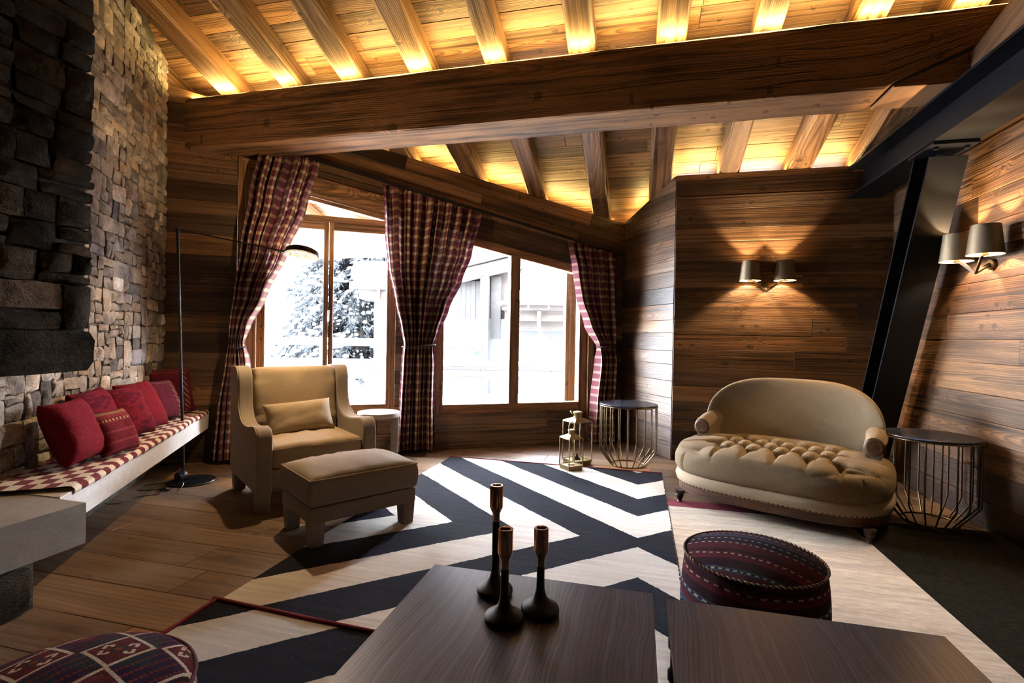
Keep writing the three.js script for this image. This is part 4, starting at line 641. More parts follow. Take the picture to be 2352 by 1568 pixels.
// ---------------------------------------------------------------- coffee tables and candle holders
{
  const m = phys(0.95, 0.98, 1.08, { map: T.marble, roughness: 0.33, ior: 1.5 });
  const c = thing('coffee_table', 'square dark streaked marble coffee table carrying three candle holders', 'coffee table', [-0.3435, 0, -1.32], 0, 'pair of dark marble coffee tables'), W = 0.822, D = 1.06;
  const top = soft(W, 0.03, D, 0.003, 2, 2, 2); const g = finish(moved(top, 0, 0.345, 0), 30); { const p = g.attributes.position, u = g.attributes.uv; for (let i = 0; i < p.count; i++) u.setXY(i, (p.getX(i) + W / 2) / 0.84, (p.getZ(i) + D / 2) / 1.3); }
  mesh('top', g, m, c); const metal = mat(0.02, 0.02, 0.021, { roughness: 0.3, metalness: 0.6 });
  mesh('frame', join([box(W - 0.04, 0.03, 0.03, 0, 0.315, D / 2 - 0.03), box(W - 0.04, 0.03, 0.03, 0, 0.315, -D / 2 + 0.03), box(0.03, 0.03, D - 0.04, W / 2 - 0.03, 0.315, 0), box(0.03, 0.03, D - 0.04, -W / 2 + 0.03, 0.315, 0)]), metal, c);
  for (const x of [-1, 1]) for (const z of [-1, 1]) mesh('leg', finish(moved(lathe([[0, 0], [0.02, 0], [0.02, 0.02], [0.014, 0.03], [0.014, 0.09], [0.022, 0.1], [0.022, 0.13], [0.014, 0.14], [0.014, 0.2], [0.022, 0.21], [0.022, 0.24], [0.014, 0.25], [0.014, 0.3], [0, 0.3]], 18), x * (W / 2 - 0.03), 0, z * (D / 2 - 0.03)), 40), metal, c);
  copy(c, 'coffee_table', [0.521, -0.004, -1.305], 0, 'square dark streaked marble coffee table with a bare top beside the pouf', 'pair of dark marble coffee tables');
}
for (const [x, z, h, label] of [[-0.468, -1.70, 0.375, 'tallest black candle holder with a copper cup on the table'], [-0.392, -1.538, 0.29, 'black candle holder with copper cup standing nearest the table middle'], [-0.293, -1.619, 0.275, 'shortest black candle holder with a narrow copper cup']]) {
  const c = thing('candle_holder', label, 'candle holder', [x, 0.36, z], 0, 'copper-tipped candle holders on the marble table'), q = h - 0.125;
  mesh('base_and_stem', finish(lathe([[0, 0], [0.058, 0], [0.062, 0.006], [0.062, 0.014], [0.058, 0.022], [0.036, 0.034], [0.021, 0.05], [0.014, 0.075], [0.0125, 0.11], [0.0125, q], [0, q]], 40), 50), M.iron, c);
  mesh('copper_cup', finish(lathe([[0, q], [0.0127, q], [0.013, q + 0.028], [0.022, q + 0.046], [0.0235, q + 0.052], [0.0235, h - 0.003], [0.0215, h], [0.0165, h], [0.0155, h - 0.004], [0.0155, h - 0.03], [0, h - 0.03]], 32), 40), M.copper, c);
}
// ---------------------------------------------------------------- poufs
{
  const c = thing('pouf', 'round kilim pouf with dark red stripes behind the bare coffee table', 'pouf', [0.47, 0.008, -2.245], -0.35), r = 0.262, H = 0.365;
  const sideG = new THREE.CylinderGeometry(r, r, H, 56, 14, true); { const p = sideG.attributes.position, u = sideG.attributes.uv; for (let i = 0; i < p.count; i++) { const y = p.getY(i) / H * 2, k = 1 + 0.06 * (1 - y * y) + 0.01 * noise(p.getX(i) * 8, p.getY(i) * 8 + p.getZ(i) * 5); p.setX(i, p.getX(i) * k); p.setZ(i, p.getZ(i) * k); u.setXY(i, u.getX(i) * 3, 0.12 + 0.75 * (1 - u.getY(i))); } } sideG.translate(0, H / 2, 0);
  const wv = (t) => phys(1, 1, 1, { map: t, roughness: 0.95, specularIntensity: 0.2, bumpMap: rep(T.fine, 6, 6), bumpScale: 0.0015 });
  mesh('side', finish(sideG, 80, 'keep'), wv(T.stripes), c);
  const top = new THREE.CircleGeometry(1, 64, 0, Math.PI * 2); const dome = []; for (let i = 0; i <= 14; i++) { const t = i / 14; dome.push([r * 1.0 * t, H + 0.058 * (1 - t * t)]); } const dg = lathe(dome.reverse(), 56); { const p = dg.attributes.position, u = dg.attributes.uv; for (let i = 0; i < p.count; i++) u.setXY(i, p.getX(i) / 0.34, p.getZ(i) / 0.6); } const d = finish(dg, 80, 'keep'); mesh('top', d, wv(T.stripes), c);
  { const rope = []; for (let k = 0; k < 2; k++) { const pts = []; for (let i = 0; i < 360; i++) { const t = i / 360 * Math.PI * 2, w = t * 80 + k * Math.PI; pts.push(V3(Math.cos(t) * (r + 0.003 + 0.0026 * Math.cos(w)), H + 0.002 + 0.0026 * Math.sin(w), Math.sin(t) * (r + 0.003 + 0.0026 * Math.cos(w)))); } rope.push(tube(pts, 0.0028, 720, 5, true)); }
    mesh('rope_edge', rope[0], mat(0.55, 0.47, 0.36, { roughness: 0.9 }), c); mesh('rope_edge', rope[1], mat(0.05, 0.03, 0.03, { roughness: 0.9 }), c); }
  const e = thing('pouf', 'round kilim pouf with cream hooked diamonds on dark wool', 'pouf', [-1.31, 0.008, -0.905], 0.6), R2 = 0.27;
  const s2 = new THREE.CylinderGeometry(R2, R2, H - 0.01, 56, 14, true); { const p = s2.attributes.position, u = s2.attributes.uv; for (let i = 0; i < p.count; i++) { const y = p.getY(i) / H * 2, k = 1 + 0.06 * (1 - y * y); p.setX(i, p.getX(i) * k); p.setZ(i, p.getZ(i) * k); u.setXY(i, u.getX(i) * 2.4, u.getY(i) * 0.55); } } s2.translate(0, H / 2, 0); mesh('side', finish(s2, 80, 'keep'), wv(T.kilim), e);
  const dm = []; for (let i = 0; i <= 16; i++) { const t = i / 16; dm.push([R2 * t, H - 0.005 + 0.075 * Math.sqrt(1 - 0.999 * t * t) * (1 - 0.25 * t)]); } const dg2 = lathe(dm.reverse(), 56); { const p = dg2.attributes.position, u = dg2.attributes.uv; for (let i = 0; i < p.count; i++) u.setXY(i, 0.5 + p.getX(i) / 0.7, 0.5 + p.getZ(i) / 0.7); } mesh('top', finish(dg2, 80, 'keep'), wv(T.kilim), e);
  mesh('piping', moved(new THREE.TorusGeometry(R2 + 0.002, 0.006, 8, 72), 0, H - 0.004, 0, Math.PI / 2), mat(0.10, 0.012, 0.025, { roughness: 0.9 }), e);
}
// ---------------------------------------------------------------- rugs
function rug(name, label, x0, x1, z0, z1, t, o = {}) {
  const th = o.th || 0.007, nx = 30, nz = 40, pos = [], uv = [], idx = [], Y = (x, z) => th + (o.lift ? o.lift(x, z) : 0) + 0.0012 * (1 + noise(x * 4, z * 4));
  for (let j = 0; j <= nz; j++) for (let i = 0; i <= nx; i++) { const x = mix(x0, x1, i / nx), z = mix(z0, z1, j / nz); const ex = o.wave ? o.wave * noise(z * 3 + x0, 4) * (i === 0 ? 1 : 0) : 0; pos.push(x + ex, Y(x, z), z + (o.skew || 0) * (x - x0)); uv.push(i / nx, j / nz); }
  for (let j = 0; j < nz; j++) for (let i = 0; i < nx; i++) { const k = j * (nx + 1) + i; idx.push(k, k + nx + 1, k + 1, k + 1, k + nx + 1, k + nx + 2); }
  const E = []; for (let i = 0; i <= nx; i++) E.push(i); for (let j = 1; j <= nz; j++) E.push(j * (nx + 1) + nx); for (let i = nx - 1; i >= 0; i--) E.push(nz * (nx + 1) + i); for (let j = nz - 1; j > 0; j--) E.push(j * (nx + 1));
  const b = pos.length / 3; for (const k of E) { pos.push(pos[k * 3], 0.001 + (o.lift ? 0.8 * o.lift(pos[k * 3], pos[k * 3 + 2]) : 0), pos[k * 3 + 2]); uv.push(uv[k * 2], uv[k * 2 + 1]); } for (let k = 0; k < E.length; k++) { const q = (k + 1) % E.length; idx.push(E[k], E[q], b + k, b + k, E[q], b + q); }
  const G = new THREE.BufferGeometry(); G.setAttribute('position', new THREE.Float32BufferAttribute(pos, 3)); G.setAttribute('uv', new THREE.Float32BufferAttribute(uv, 2)); G.setIndex(idx);
  const c = thing(name, label, 'rug'); mesh('weave', finish(G, 50, 'keep'), phys(1, 1, 1, { map: t, roughness: 0.95, specularIntensity: 0.15, bumpMap: rep(T.fine, 14, 60), bumpScale: 0.0018 }), c); return [c, Y];
}
const red = mat(0.20, 0.010, 0.03, { roughness: 0.9, bumpMap: rep(T.fine, 40, 2), bumpScale: 0.001 });
{
  const [a, Y] = rug('chevron_rug', 'large navy and cream chevron rug under the ottoman', -1.86, 0.237, -4.92, -1.80, T.rugA, { wave: 0.012 });
  const p = []; for (let i = 0; i <= 20; i++) { const x = mix(-1.86, 0.237, i / 20); p.push(V3(x, 0.009, -4.922 + 0.003 * noise(x * 4, 1))); } mesh('red_binding', tube(p, 0.007, 60, 6), red, a);
  const st = []; for (let i = 0; i < 60; i++) { const z = -4.9 + i * 0.052; st.push(box(0.006, 0.003, 0.03, 0.236 + 0.003 * noise(i, 2), 0.0098, z)); } mesh('seam_stitches', join(st), mat(0.05, 0.03, 0.03), a);
  const lift = (x, z) => 0.010 + 0.008 * clamp(1 - (z + 1.93) * 5) * (0.6 + 0.4 * noise(x * 3, 1));
  const [b, Y2] = rug('chevron_rug', 'second navy and cream chevron rug overlapping with a red bound edge', -1.85, 0.25, -1.93, -0.33, T.rugB, { lift, skew: 0.05 });
  const q = []; for (let i = 0; i <= 24; i++) { const x = mix(-1.87, 0.25, i / 24); q.push(V3(x, Y2(x, -1.93) + 0.003, -1.93 + 0.05 * (x + 1.85))); } mesh('red_binding', tube(q, 0.010, 80, 8), red, b);
  const r = []; for (let i = 0; i <= 16; i++) { const z = mix(-1.93, -0.33, i / 16); r.push(V3(-1.852, Y2(-1.85, z) , z)); } mesh('red_binding', tube(r, 0.011, 60, 8), red, b);
  const [c] = rug('cream_rug', 'plain cream flat-woven rug reaching under the sofa', 0.242, 1.425, -3.98, -0.6, T.cream);
  mesh('red_border', box(1.18, 0.006, 0.16, 0.833, 0.005, -4.06), red, c);
  rug('dark_rug', 'dark olive flat-woven rug along the right wall', 1.43, 2.315, -4.06, -0.6, T.dark);
}
// ---------------------------------------------------------------- curtains
function curtain(label, lv, top, folds, clothW, tieY, seed, bottomWave) { // lv: [y, left, right] from top to floor, s along the window wall
  const c = thing('curtain', label, 'curtain', [0, 0, 0], 0, 'tartan curtains on the sloping rail'), nu = 220, nv = 90, pos = [], uv = [], idx = [];
  const look = (y) => { for (let i = 0; i < lv.length - 1; i++) if (y <= lv[i][0] && y >= lv[i + 1][0]) { const t = (lv[i][0] - y) / (lv[i][0] - lv[i + 1][0]), q = t * t * (3 - 2 * t) * 0.5 + t * 0.5; return [mix(lv[i][1], lv[i + 1][1], q), mix(lv[i][2], lv[i + 1][2], q)]; } const e = lv[lv.length - 1]; return y > lv[0][0] ? [lv[0][1], lv[0][2]] : [e[1], e[2]]; };
  const y1 = lv[lv.length - 1][0];
  for (let j = 0; j <= nv; j++) { const v = j / nv; for (let i = 0; i <= nu; i++) { const u = i / nu, yr = lv[0][0] + (y1 - lv[0][0]) * v; const [l, r] = look(yr), w = r - l, uu = u + 0.018 * noise(u * 6 + seed, v * 2.2) * Math.sin(Math.PI * u), s = l + w * uu;
      const slope = top(s) - lv[0][0]; const y = yr + slope * (1 - v) + (1 - v) * 0; const sq = clamp(w / clothW, 0.12, 1), amp = Math.min(0.075, 0.020 + 0.06 * (1 - sq)) * (0.55 + 0.45 * sstep(0, 0.12, v)), ph = folds * u * Math.PI * 2 + 0.9 * noise(u * 3 + seed, v * 1.3);
      const gather = v < 0.03 ? 0.006 * Math.sin(u * folds * 26) : 0; const tie = Math.exp(-(((yr - tieY) / 0.10) ** 2)); const d = amp * (Math.sin(ph) + 0.35 * Math.sin(ph * 2.3 + seed)) * (1 - 0.45 * tie) + gather + 0.018 * noise(u * 9, v * 5 + seed);
      const k = sstep(0.9, 1, v) * bottomWave; pos.push(...A(s + 0.012 * Math.sin(ph * 1.7) * (1 - tie), y + (v < 0.02 ? 0.012 * Math.abs(Math.sin(u * folds * 15)) : 0), ZW + 0.125 + d + k * 0.08 * noise(u * 4, seed)).toArray()); uv.push(u * clothW / 0.18, y / 0.18); } }
  for (let j = 0; j < nv; j++) for (let i = 0; i < nu; i++) { const k = j * (nu + 1) + i; idx.push(k, k + nu + 1, k + 1, k + 1, k + nu + 1, k + nu + 2); }
  const G = new THREE.BufferGeometry(); G.setAttribute('position', new THREE.Float32BufferAttribute(pos, 3)); G.setAttribute('uv', new THREE.Float32BufferAttribute(uv, 2)); G.setIndex(idx);
  mesh('cloth', finish(G, 85, 'keep'), phys(1, 1, 1, { map: T.plaid, roughness: 0.95, side: THREE.DoubleSide, transmission: 0.12, thickness: 0, bumpMap: rep(T.fine, 2, 2), bumpScale: 0.0006 }), c);
  const [l, r] = look(tieY), pts = []; for (let i = 0; i < 24; i++) { const t = i / 24 * Math.PI * 2; pts.push(A((l + r) / 2 + Math.cos(t) * ((r - l) / 2 + 0.012), tieY + 0.012 * Math.cos(t), ZW + 0.125 + Math.sin(t) * 0.085)); }
  mesh('tie_band', tube(pts, 0.009, 70, 6, true), mat(0.03, 0.012, 0.016, { roughness: 0.8 }), c); return c;
}
const RAIL = (s) => 2.925 - 0.2027 * (s + 0.226) ;
curtain('tartan curtain drawn aside left of the armchair window', [[2.94, -0.80, -0.235], [2.45, -0.88, -0.36], [2.0, -0.945, -0.53], [1.55, -0.99, -0.72], [1.25, -1.02, -0.86], [1.10, -1.03, -0.90], [0.95, -1.05, -0.86], [0.5, -1.12, -0.80], [0.05, -1.16, -0.76]], (s) => RAIL(s) + 0.01, 7, 1.5, 1.10, 3.1, 0.3);
curtain('tartan curtain tied at the waist between the two windows', [[2.70, 0.36, 1.41], [2.2, 0.385, 1.30], [1.9, 0.42, 1.20], [1.55, 0.50, 1.06], [1.3, 0.565, 0.97], [1.14, 0.60, 0.925], [1.0, 0.585, 0.925], [0.5, 0.57, 0.92], [0.05, 0.55, 0.93]], RAIL, 9, 2.3, 1.14, 9.4, 0.5);
curtain('tartan curtain hanging in the corner by the return wall', [[2.32, 2.47, 3.08], [2.0, 2.54, 3.10], [1.7, 2.60, 3.11], [1.4, 2.72, 3.11], [1.16, 2.88, 3.11], [1.0, 2.87, 3.11], [0.5, 2.82, 3.11], [0.03, 2.80, 3.11]], RAIL, 6, 1.3, 1.16, 5.7, 0.3);
{ const o = mesh('curtain_rail', bar(A(-0.55, RAIL(-0.55) + 0.035, ZW + 0.125), A(3.2, RAIL(3.2) + 0.035, ZW + 0.125), 0.028, 0.03), M.black); tag(o, 'black sloping curtain rail under the fascia boards', 'curtain rail'); }
// ---------------------------------------------------------------- floor lamp
{
  const c = thing('floor_lamp', 'slim black reading lamp arching over the armchair', 'floor lamp', [-3.59, 0, -3.46]);
  const foot = V3(-0.03, 0.06, 0.05), top = V3(-0.12, 2.09, 0.05), head = V3(1.006, 1.865, -0.025), dir = head.clone().sub(top).normalize();
  mesh('base', finish(lathe([[0, 0.018], [0.1, 0.017], [0.175, 0.012], [0.182, 0.007], [0.182, 0], [0, 0]], 56), 30), mat(0.012, 0.013, 0.016, { roughness: 0.28, metalness: 0.4 }), c);
  mesh('joint', finish(moved(lathe([[0, -0.035], [0.034, -0.035], [0.038, -0.03], [0.038, 0.03], [0.034, 0.035], [0, 0.035]], 28), -0.06, 0.052, 0.045, Math.PI / 2, 0.5), 40), M.black, c);
  mesh('pole', rod(foot, top, 0.011, 12), M.black, c);
  mesh('elbow', new THREE.SphereGeometry(0.019, 16, 12).translate(top.x, top.y, top.z), M.black, c);
  mesh('arm', rod(top, head.clone().addScaledVector(dir, -0.12), 0.0065, 10), M.black, c);
  const hd = new THREE.Group(); hd.name = 'head'; c.add(hd); hd.position.copy(head); hd.quaternion.setFromAxisAngle(V3(-0.8, 0, 0.6), 0.24).premultiply(new THREE.Quaternion().setFromAxisAngle(V3(0.6, 0, 0.8), -0.13));
  mesh('shade', finish(lathe([[0.112, 0.036], [0.122, 0.03], [0.128, 0.004], [0.127, -0.012], [0.123, -0.012], [0.124, 0.002], [0.118, 0.027], [0.11, 0.033], [0.112, 0.036]], 56), 50), M.black, hd);
  mesh('spider', join([box(0.24, 0.006, 0.012, 0, 0.012, 0), box(0.012, 0.006, 0.24, 0, 0.012, 0)]), M.black, hd);
  for (let i = 0; i < 5; i++) mesh('reflector_ring', moved(new THREE.TorusGeometry(0.114 - i * 0.019, 0.004, 8, 56), 0, -0.012 - i * 0.005, 0, Math.PI / 2), mat(0.75, 0.68, 0.55, { metalness: 0.3, roughness: 0.35 }), hd);
  mesh('lamp_bulb', new THREE.SphereGeometry(0.022, 16, 12), new THREE.MeshStandardMaterial({ color: lin(0.9, 0.85, 0.75), emissive: WARM, emissiveIntensity: 12 }), hd);
  const l = new THREE.PointLight(WARM, LAMP_CANDELA, 0, 2); l.name = 'lamp_light'; l.shadow.radius = 1.1; hd.add(l);
  const cord = mat(0.008, 0.008, 0.009, { roughness: 0.5 });
  mesh('cord', tube([[-0.06, 0.03, 0.06], [-0.14, 0.01, 0.12], [-0.24, 0.006, 0.22], [-0.17, 0.006, 0.33], [-0.02, 0.006, 0.26], [0.0, 0.008, 0.22]], 0.0035, 90, 6), cord, c);
  mesh('cord', tube([[0.045, 0.008, 0.30], [0.06, 0.006, 0.36], [-0.02, 0.006, 0.46], [0.0, 0.006, 0.60], [-0.08, 0.006, 0.64], [-0.2, 0.006, 0.56]], 0.0035, 80, 6), cord, c);
  mesh('foot_switch', finish(moved(lathe([[0, 0.024], [0.018, 0.024], [0.022, 0.02], [0.024, 0.02], [0.034, 0.014], [0.036, 0.004], [0.034, 0], [0, 0]], 28), 0.02, 0.0, 0.26), 40), M.black, c);
  mesh('cord_clip', tube([[0.09, 0.012, 0.17], [0.12, 0.055, 0.19], [0.15, 0.05, 0.22], [0.17, 0.005, 0.28]], 0.003, 30, 6), mat(0.5, 0.5, 0.5, { metalness: 0.9, roughness: 0.3 }), c);
}
// ---------------------------------------------------------------- sconces
function sconce(label, p, turn) { // local: wall at z = 0, room towards +z
  const c = thing('wall_sconce', label, 'wall lamp', p, turn, 'double bronze wall sconces'), dk = mat(0.05, 0.036, 0.024, { metalness: 0.8, roughness: 0.4 });
  mesh('back_plate', finish(moved(lathe([[0, 0.024], [0.034, 0.024], [0.038, 0.02], [0.038, 0], [0, 0]], 24), 0, 1.80, 0, Math.PI / 2), 40), dk, c);
  mesh('stem', rod([0, 1.80, 0.02], [0, 1.745, 0.10], 0.012, 10), dk, c);
  for (const k of [-1, 1]) {
    mesh('arm', join([bar([0, 1.742, 0.10], [k * 0.125, 1.842, 0.135], 0.014, 0.018), bar([k * 0.12, 1.842, 0.135], [k * 0.185, 1.842, 0.135], 0.014, 0.012)]), dk, c);
    mesh('lamp_socket', moved(new THREE.CylinderGeometry(0.013, 0.015, 0.06, 14), k * 0.155, 1.87, 0.135), dk, c);
    const sg = lathe([[0.098, 1.842], [0.0765, 2.035], [0.0745, 2.035], [0.096, 1.842], [0.098, 1.842]], 48); sg.translate(k * 0.155, 0, 0.135); mesh('shade', finish(sg, 30, 'box', 1), mat(0.26, 0.20, 0.125, { metalness: 0.75, roughness: 0.5, bumpMap: rep(T.fine, 1, 8), bumpScale: 0.0003 }), c);
    mesh('bulb', moved(new THREE.SphereGeometry(0.021, 16, 12), k * 0.155, 1.925, 0.135), new THREE.MeshStandardMaterial({ color: lin(0.9, 0.85, 0.75), emissive: WARM, emissiveIntensity: 9 }), c);
    const l = new THREE.PointLight(WARM, SCONCE_CANDELA, 0, 2); l.name = 'bulb_light'; l.position.set(k * 0.155, 1.925, 0.135); l.shadow.radius = 0.7; c.add(l);
  }
}
sconce('double bronze sconce with two shades above the sofa', [1.205, 0, ZS + 0.025], 0);
sconce('double bronze sconce with two shades on the right wall', [XR - 0.025, 0, -4.115], -Math.PI / 2);
// ---------------------------------------------------------------- outside
{
  const o = thing('snow_field', 'deep snow covering the garden outside the windows', 'snow', [0, 0, 0]); o.userData.kind = 'structure';
  const n = 70, g = new THREE.PlaneGeometry(70, 60, n, n); g.rotateX(-Math.PI / 2); g.translate(-6, 0, -36.5); const p = g.attributes.position;
  for (let i = 0; i < p.count; i++) { const x = p.getX(i), z = p.getZ(i), d = -z - 6; p.setY(i, -0.25 + 0.10 * clamp(d / 3) * (1 + noise(x * 0.5, z * 0.5)) + 0.35 * sstep(3, 7, d) + 0.5 * sstep(9, 22, d) + 0.12 * noise(x * 0.4 + 3, z * 0.4)); }
  mesh('snow_ground', finish(g, 80), M.snow, o);
}
const grey = woodMat(0.02, 0.022, 0.027, { roughness: 0.9 }), pale = woodMat(0.03, 0.03, 0.033, { roughness: 0.9 }), weathered = woodMat(0.009, 0.012, 0.02, { roughness: 0.9 });
function spruce(label, p, H, R, seed) {
  const c = thing('spruce', label, 'tree', p, 0, 'snow-laden spruces'), g = mulberry(seed), N = [], S = [];
  mesh('trunk', new THREE.CylinderGeometry(0.05, 0.2, H * 0.95, 8).translate(0, H * 0.475, 0), mat(0.06, 0.045, 0.035), c);
  const pos = [], tri = (a, b, d) => pos.push(...a, ...b, ...d);
  for (let y = 0.3; y < H; y += 0.16) { const r = R * Math.pow(1 - y / H, 0.8), n = Math.max(4, Math.round(7 + r * 5)); for (let k = 0; k < n; k++) {
    const a = g() * Math.PI * 2, L = r * (0.55 + 0.55 * g()), droop = 0.25 + 0.3 * g(), m = Math.max(4, Math.round(L / 0.14)); let px = 0, py = y, pz = 0;
    for (let i = 1; i <= m; i++) { const t = i / m, x = Math.cos(a) * L * t, z = Math.sin(a) * L * t, yy = y - droop * L * t * t + 0.1 * Math.sin(t * 3); if (t > 0.25) for (let q = 0; q < 10; q++) { const b = a + (g() - 0.5) * 2.4, l = (0.10 + 0.14 * g()) * (1.15 - 0.5 * t), w = 0.022 + 0.02 * g(), dx = Math.cos(b) * l, dz = Math.sin(b) * l, dy = -0.05 - 0.10 * g(), ox = (g() - 0.5) * 0.12, oy = (g() - 0.5) * 0.1, oz = (g() - 0.5) * 0.12; tri([x + ox - dz * w * 4, yy + oy, z + oz + dx * w * 4], [x + ox + dz * w * 4, yy + oy - 0.02, z + oz - dx * w * 4], [x + ox + dx, yy + oy + dy, z + oz + dz]); tri([x + ox, yy + oy + w, z + oz], [x + ox, yy + oy - w * 1.4, z + oz], [x + ox + dx, yy + oy + dy, z + oz + dz]); }
      if (t > 0.35 && g() < 0.75) { const s = new THREE.IcosahedronGeometry(0.035 + 0.075 * g() * g(), 1); s.scale(1.5, 0.6, 0.9); s.rotateZ(-0.35 * g()); s.rotateY(-a); s.translate(x + 0.08 * (g() - 0.5), yy + 0.03, z + 0.08 * (g() - 0.5)); S.push(s); } } } }
  const G = new THREE.BufferGeometry(); G.setAttribute('position', new THREE.Float32BufferAttribute(pos, 3)); G.computeVertexNormals();
  mesh('needles', G, mat(0.0022, 0.0045, 0.0065, { roughness: 0.9, side: THREE.DoubleSide }), c).userData.kind = 'stuff';
  const sg = mergeGeometries(S); sg.deleteAttribute('uv'); mesh('snow_load', sg, M.snow, c).userData.kind = 'stuff';
}
spruce('big snow-laden spruce filling the left window', [-7.55, 0.3, -12.75], 8.2, 2.5, 12);
// rail fences half buried in snow
function fence(label, a, b, posts, rails) { const c = thing('rail_fence', label, 'fence', [0, 0, 0], 0, 'snowed-in rail fences'); a = V3(...a); b = V3(...b); for (let i = 0; i <= posts; i++) { const p = a.clone().lerp(b, i / posts); mesh('post', rod(p.clone().setY(p.y - 0.5), p.clone().setY(p.y + 0.45), 0.045, 8), grey, c); } for (const h of rails) { mesh('rail', finish(rod(a.clone().setY(a.y + h), b.clone().setY(b.y + h), 0.05, 8), 60), grey, c); const s = rod(a.clone().setY(a.y + h + 0.07), b.clone().setY(b.y + h + 0.07), 0.06, 8); mesh('snow_ridge', finish(s, 60), M.snow, c); } }
fence('snow-capped rail fence close outside the windows', [-9.0, 0.35, -7.2], [2.2, 0.35, -10.4], 9, [0.32, 0.14]);
fence('farther rail fence in front of the spruce', [-9.5, 0.75, -9.6], [-2.2, 0.75, -11.6], 6, [0.28]);
// neighbouring chalet to the right
{
  const c = thing('chalet', 'neighbouring timber chalet with a snow-covered roof and barge boards', 'building', [0, 0, 0]);
  const F = frame(V3(-3.35, 0.3, -10.6), V3(0.985, 0, -0.17).normalize(), UP), q = (name, a, b, lo, hi, n0, n1, m) => mesh(name, prism(F, rect(a, b, lo, hi), n0, n1, grainUV(rect(a, b, lo, hi), WROWS, Math.max(0.24, hi - lo), 2.4, Math.floor(rnd() * WROWS), rnd())), m, c);
  q('wall', -0.9, 4.2, -0.6, 1.35, -3, -0.4, mat(0.012, 0.0135, 0.0155)); q('wall', -1.6, 0.9, 0.2, 3.4, -3, -0.55, mat(0.02, 0.015, 0.012));
  for (let i = 0; i < 5; i++) q('plank', -0.62 + i * 0.11, -0.515 + i * 0.11, 0.2, 2.2, -0.5, -0.42 + 0.01 * (i % 2), weathered);
  q('post', -0.05, 0.14, -0.4, 2.3, -0.45, -0.2, pale); q('post', -1.15, -1.0, -0.4, 2.2, -0.5, -0.3, grey); q('post', 0.18, 0.40, 0.9, 2.3, -0.5, -0.38, weathered);
  const sl = (name, a, ya, b, yb, h, n0, n1, m) => mesh(name, prism(F, [[a, ya], [b, yb], [b, yb + h], [a, ya + h]], n0, n1, grainUV([[a, 0], [b, 0], [b, 0.24], [a, 0.24]], WROWS, 0.3, 2.4, 2, 0.3)), m, c);
  sl('barge_board', -1.3, 1.95, 1.9, 2.72, 0.30, -0.3, -0.2, pale); sl('barge_board', -1.2, 2.28, 1.9, 3.08, 0.24, -0.25, -0.12, pale); sl('roof_edge', -1.3, 2.54, 1.9, 3.34, 0.05, -2.5, -0.05, weathered); sl('snow_roof', -1.3, 2.60, 1.9, 3.40, 0.45, -2.5, -0.1, M.snow);
  // lower porch roof
  q('fascia', 0.5, 2.35, 1.52, 1.66, -1.0, 0.45, pale); q('fascia', 0.42, 2.5, 1.62, 1.70, -1.0, 0.55, pale); q('soffit_beam', 0.55, 2.3, 1.30, 1.52, -0.6, 0.3, pale); q('soffit_beam', 0.7, 2.2, 1.10, 1.30, -0.6, 0.15, pale);
  for (let i = 0; i < 5; i++) q('bracket', 0.62 + i * 0.42, 0.655 + i * 0.42, 1.54, 1.69, 0.55, 0.57, mat(0.004, 0.004, 0.005));
  const sn = soft(2.0, 0.62, 1.5, 0.28, 12, 8, 12); sn.applyMatrix4(new THREE.Matrix4().makeBasis(F.e1, F.e2, F.n)); const sp = at(F, 1.85, 2.2, -0.3); sn.translate(sp.x, sp.y, sp.z); mesh('snow_roof', finish(sn, 70), M.snow, c);
  const s2 = soft(1.9, 0.26, 1.3, 0.12, 10, 6, 10); s2.applyMatrix4(new THREE.Matrix4().makeBasis(F.e1, F.e2, F.n)); const s3 = at(F, 1.5, 1.80, -0.1); s2.translate(s3.x, s3.y, s3.z); mesh('snow_roof', finish(s2, 70), M.snow, c);
  mesh('downpipe', tube([at(F, 1.28, 1.5, 0.4), at(F, 1.28, 1.2, 0.35), at(F, 1.35, 1.02, 0.3), at(F, 2.1, 0.62, 0.1), at(F, 2.5, 0.42, 0.0)], 0.045, 40, 10), mat(0.05, 0.028, 0.02, { metalness: 0.6, roughness: 0.4 }), c);
  q('balcony_rail', -1.6, 0.0, 0.62, 0.70, -0.25, -0.18, grey); q('snow_ridge', -1.6, 0.0, 0.70, 0.80, -0.28, -0.15, M.snow);
}
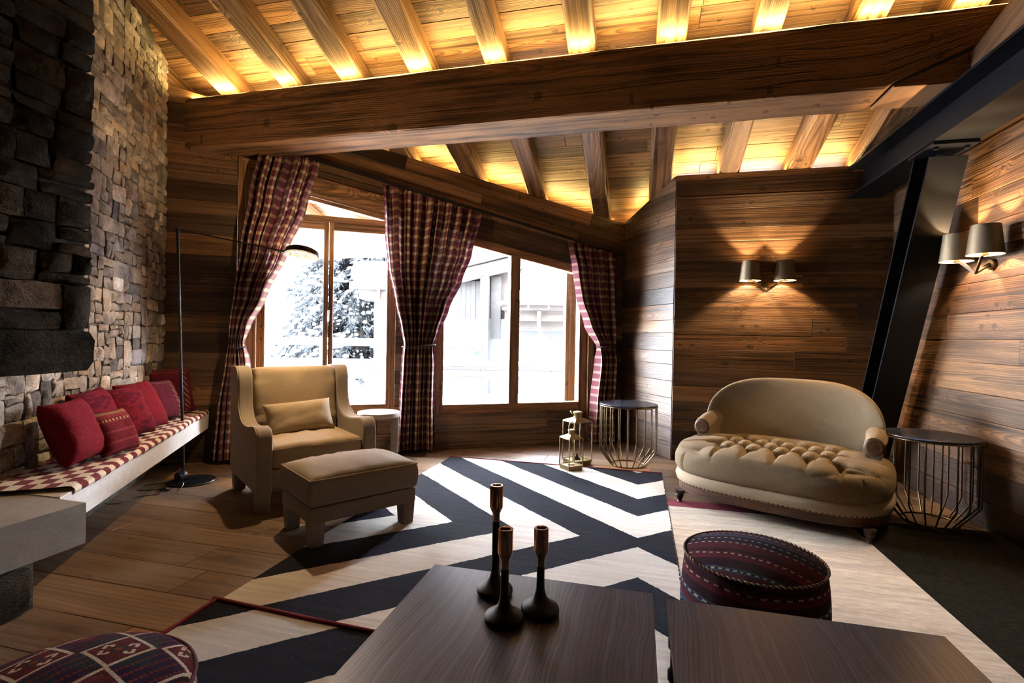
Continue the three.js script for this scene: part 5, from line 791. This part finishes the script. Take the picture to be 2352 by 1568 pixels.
function cabin(label, p, w, h, d, turn) { const c = thing('cabin', label, 'building', p, turn, 'far snow-roofed houses'); mesh('wall', box(w, h, d, 0, h / 2, 0), mat(0.05, 0.047, 0.047), c); for (const x of [-0.25, 0.05, 0.3]) { const k = mesh('window', box(0.12 * w, 0.22 * h, 0.03, x * w, h * 0.55, d / 2 + 0.01), mat(0.008, 0.009, 0.012, { roughness: 0.3 }), c); } const s = new THREE.Shape(); s.moveTo(-w * 0.62, h * 0.92); s.lineTo(0, h * 1.35); s.lineTo(w * 0.62, h * 0.92); s.lineTo(w * 0.62, h * 1.02); s.lineTo(0, h * 1.55); s.lineTo(-w * 0.62, h * 1.02); mesh('snow_roof', finish(new THREE.ExtrudeGeometry(s, { depth: d * 1.3, bevelEnabled: false }).translate(0, 0, -d * 0.65), 30), M.snow, c); mesh('eaves', box(w * 1.2, 0.12, 0.08, 0, h * 0.93, d * 0.66), grey, c); }
cabin('small snow-roofed house far behind the left casement', [-21.5, 0.9, -24.0], 5.2, 2.2, 4, 0.75);
cabin('snow-roofed house half hidden by the spruce', [-13.6, 0.9, -25.5], 3.6, 2.0, 4, 0.4);
{ const c = thing('shed_roof', 'snow-piled shed eaves beside the spruce', 'building', [-5.9, 0, -11.2], 0.35); mesh('fascia', box(1.9, 0.16, 0.06, 0.2, 2.35, 0.75), pale, c); mesh('soffit', box(1.7, 0.2, 1.3, 0.3, 2.17, 0.05), pale, c); mesh('wall', box(1.5, 2.0, 1.0, 0.5, 1.1, -0.1), mat(0.05, 0.05, 0.052), c); mesh('snow_roof', finish(moved(soft(1.9, 0.55, 1.6, 0.25, 10, 8, 10), 0.2, 2.66, 0), 70), M.snow, c); mesh('downpipe', tube([[-0.1, 2.3, 0.74], [-0.1, 2.0, 0.72], [0.05, 1.85, 0.6], [0.4, 1.7, 0.5]], 0.04, 24, 8), mat(0.04, 0.027, 0.022, { metalness: 0.5, roughness: 0.5 }), c); }
scene.traverse((o) => { if (o.isLight) o.castShadow = !o.isRectAreaLight; });
renderer.render(scene, camera);
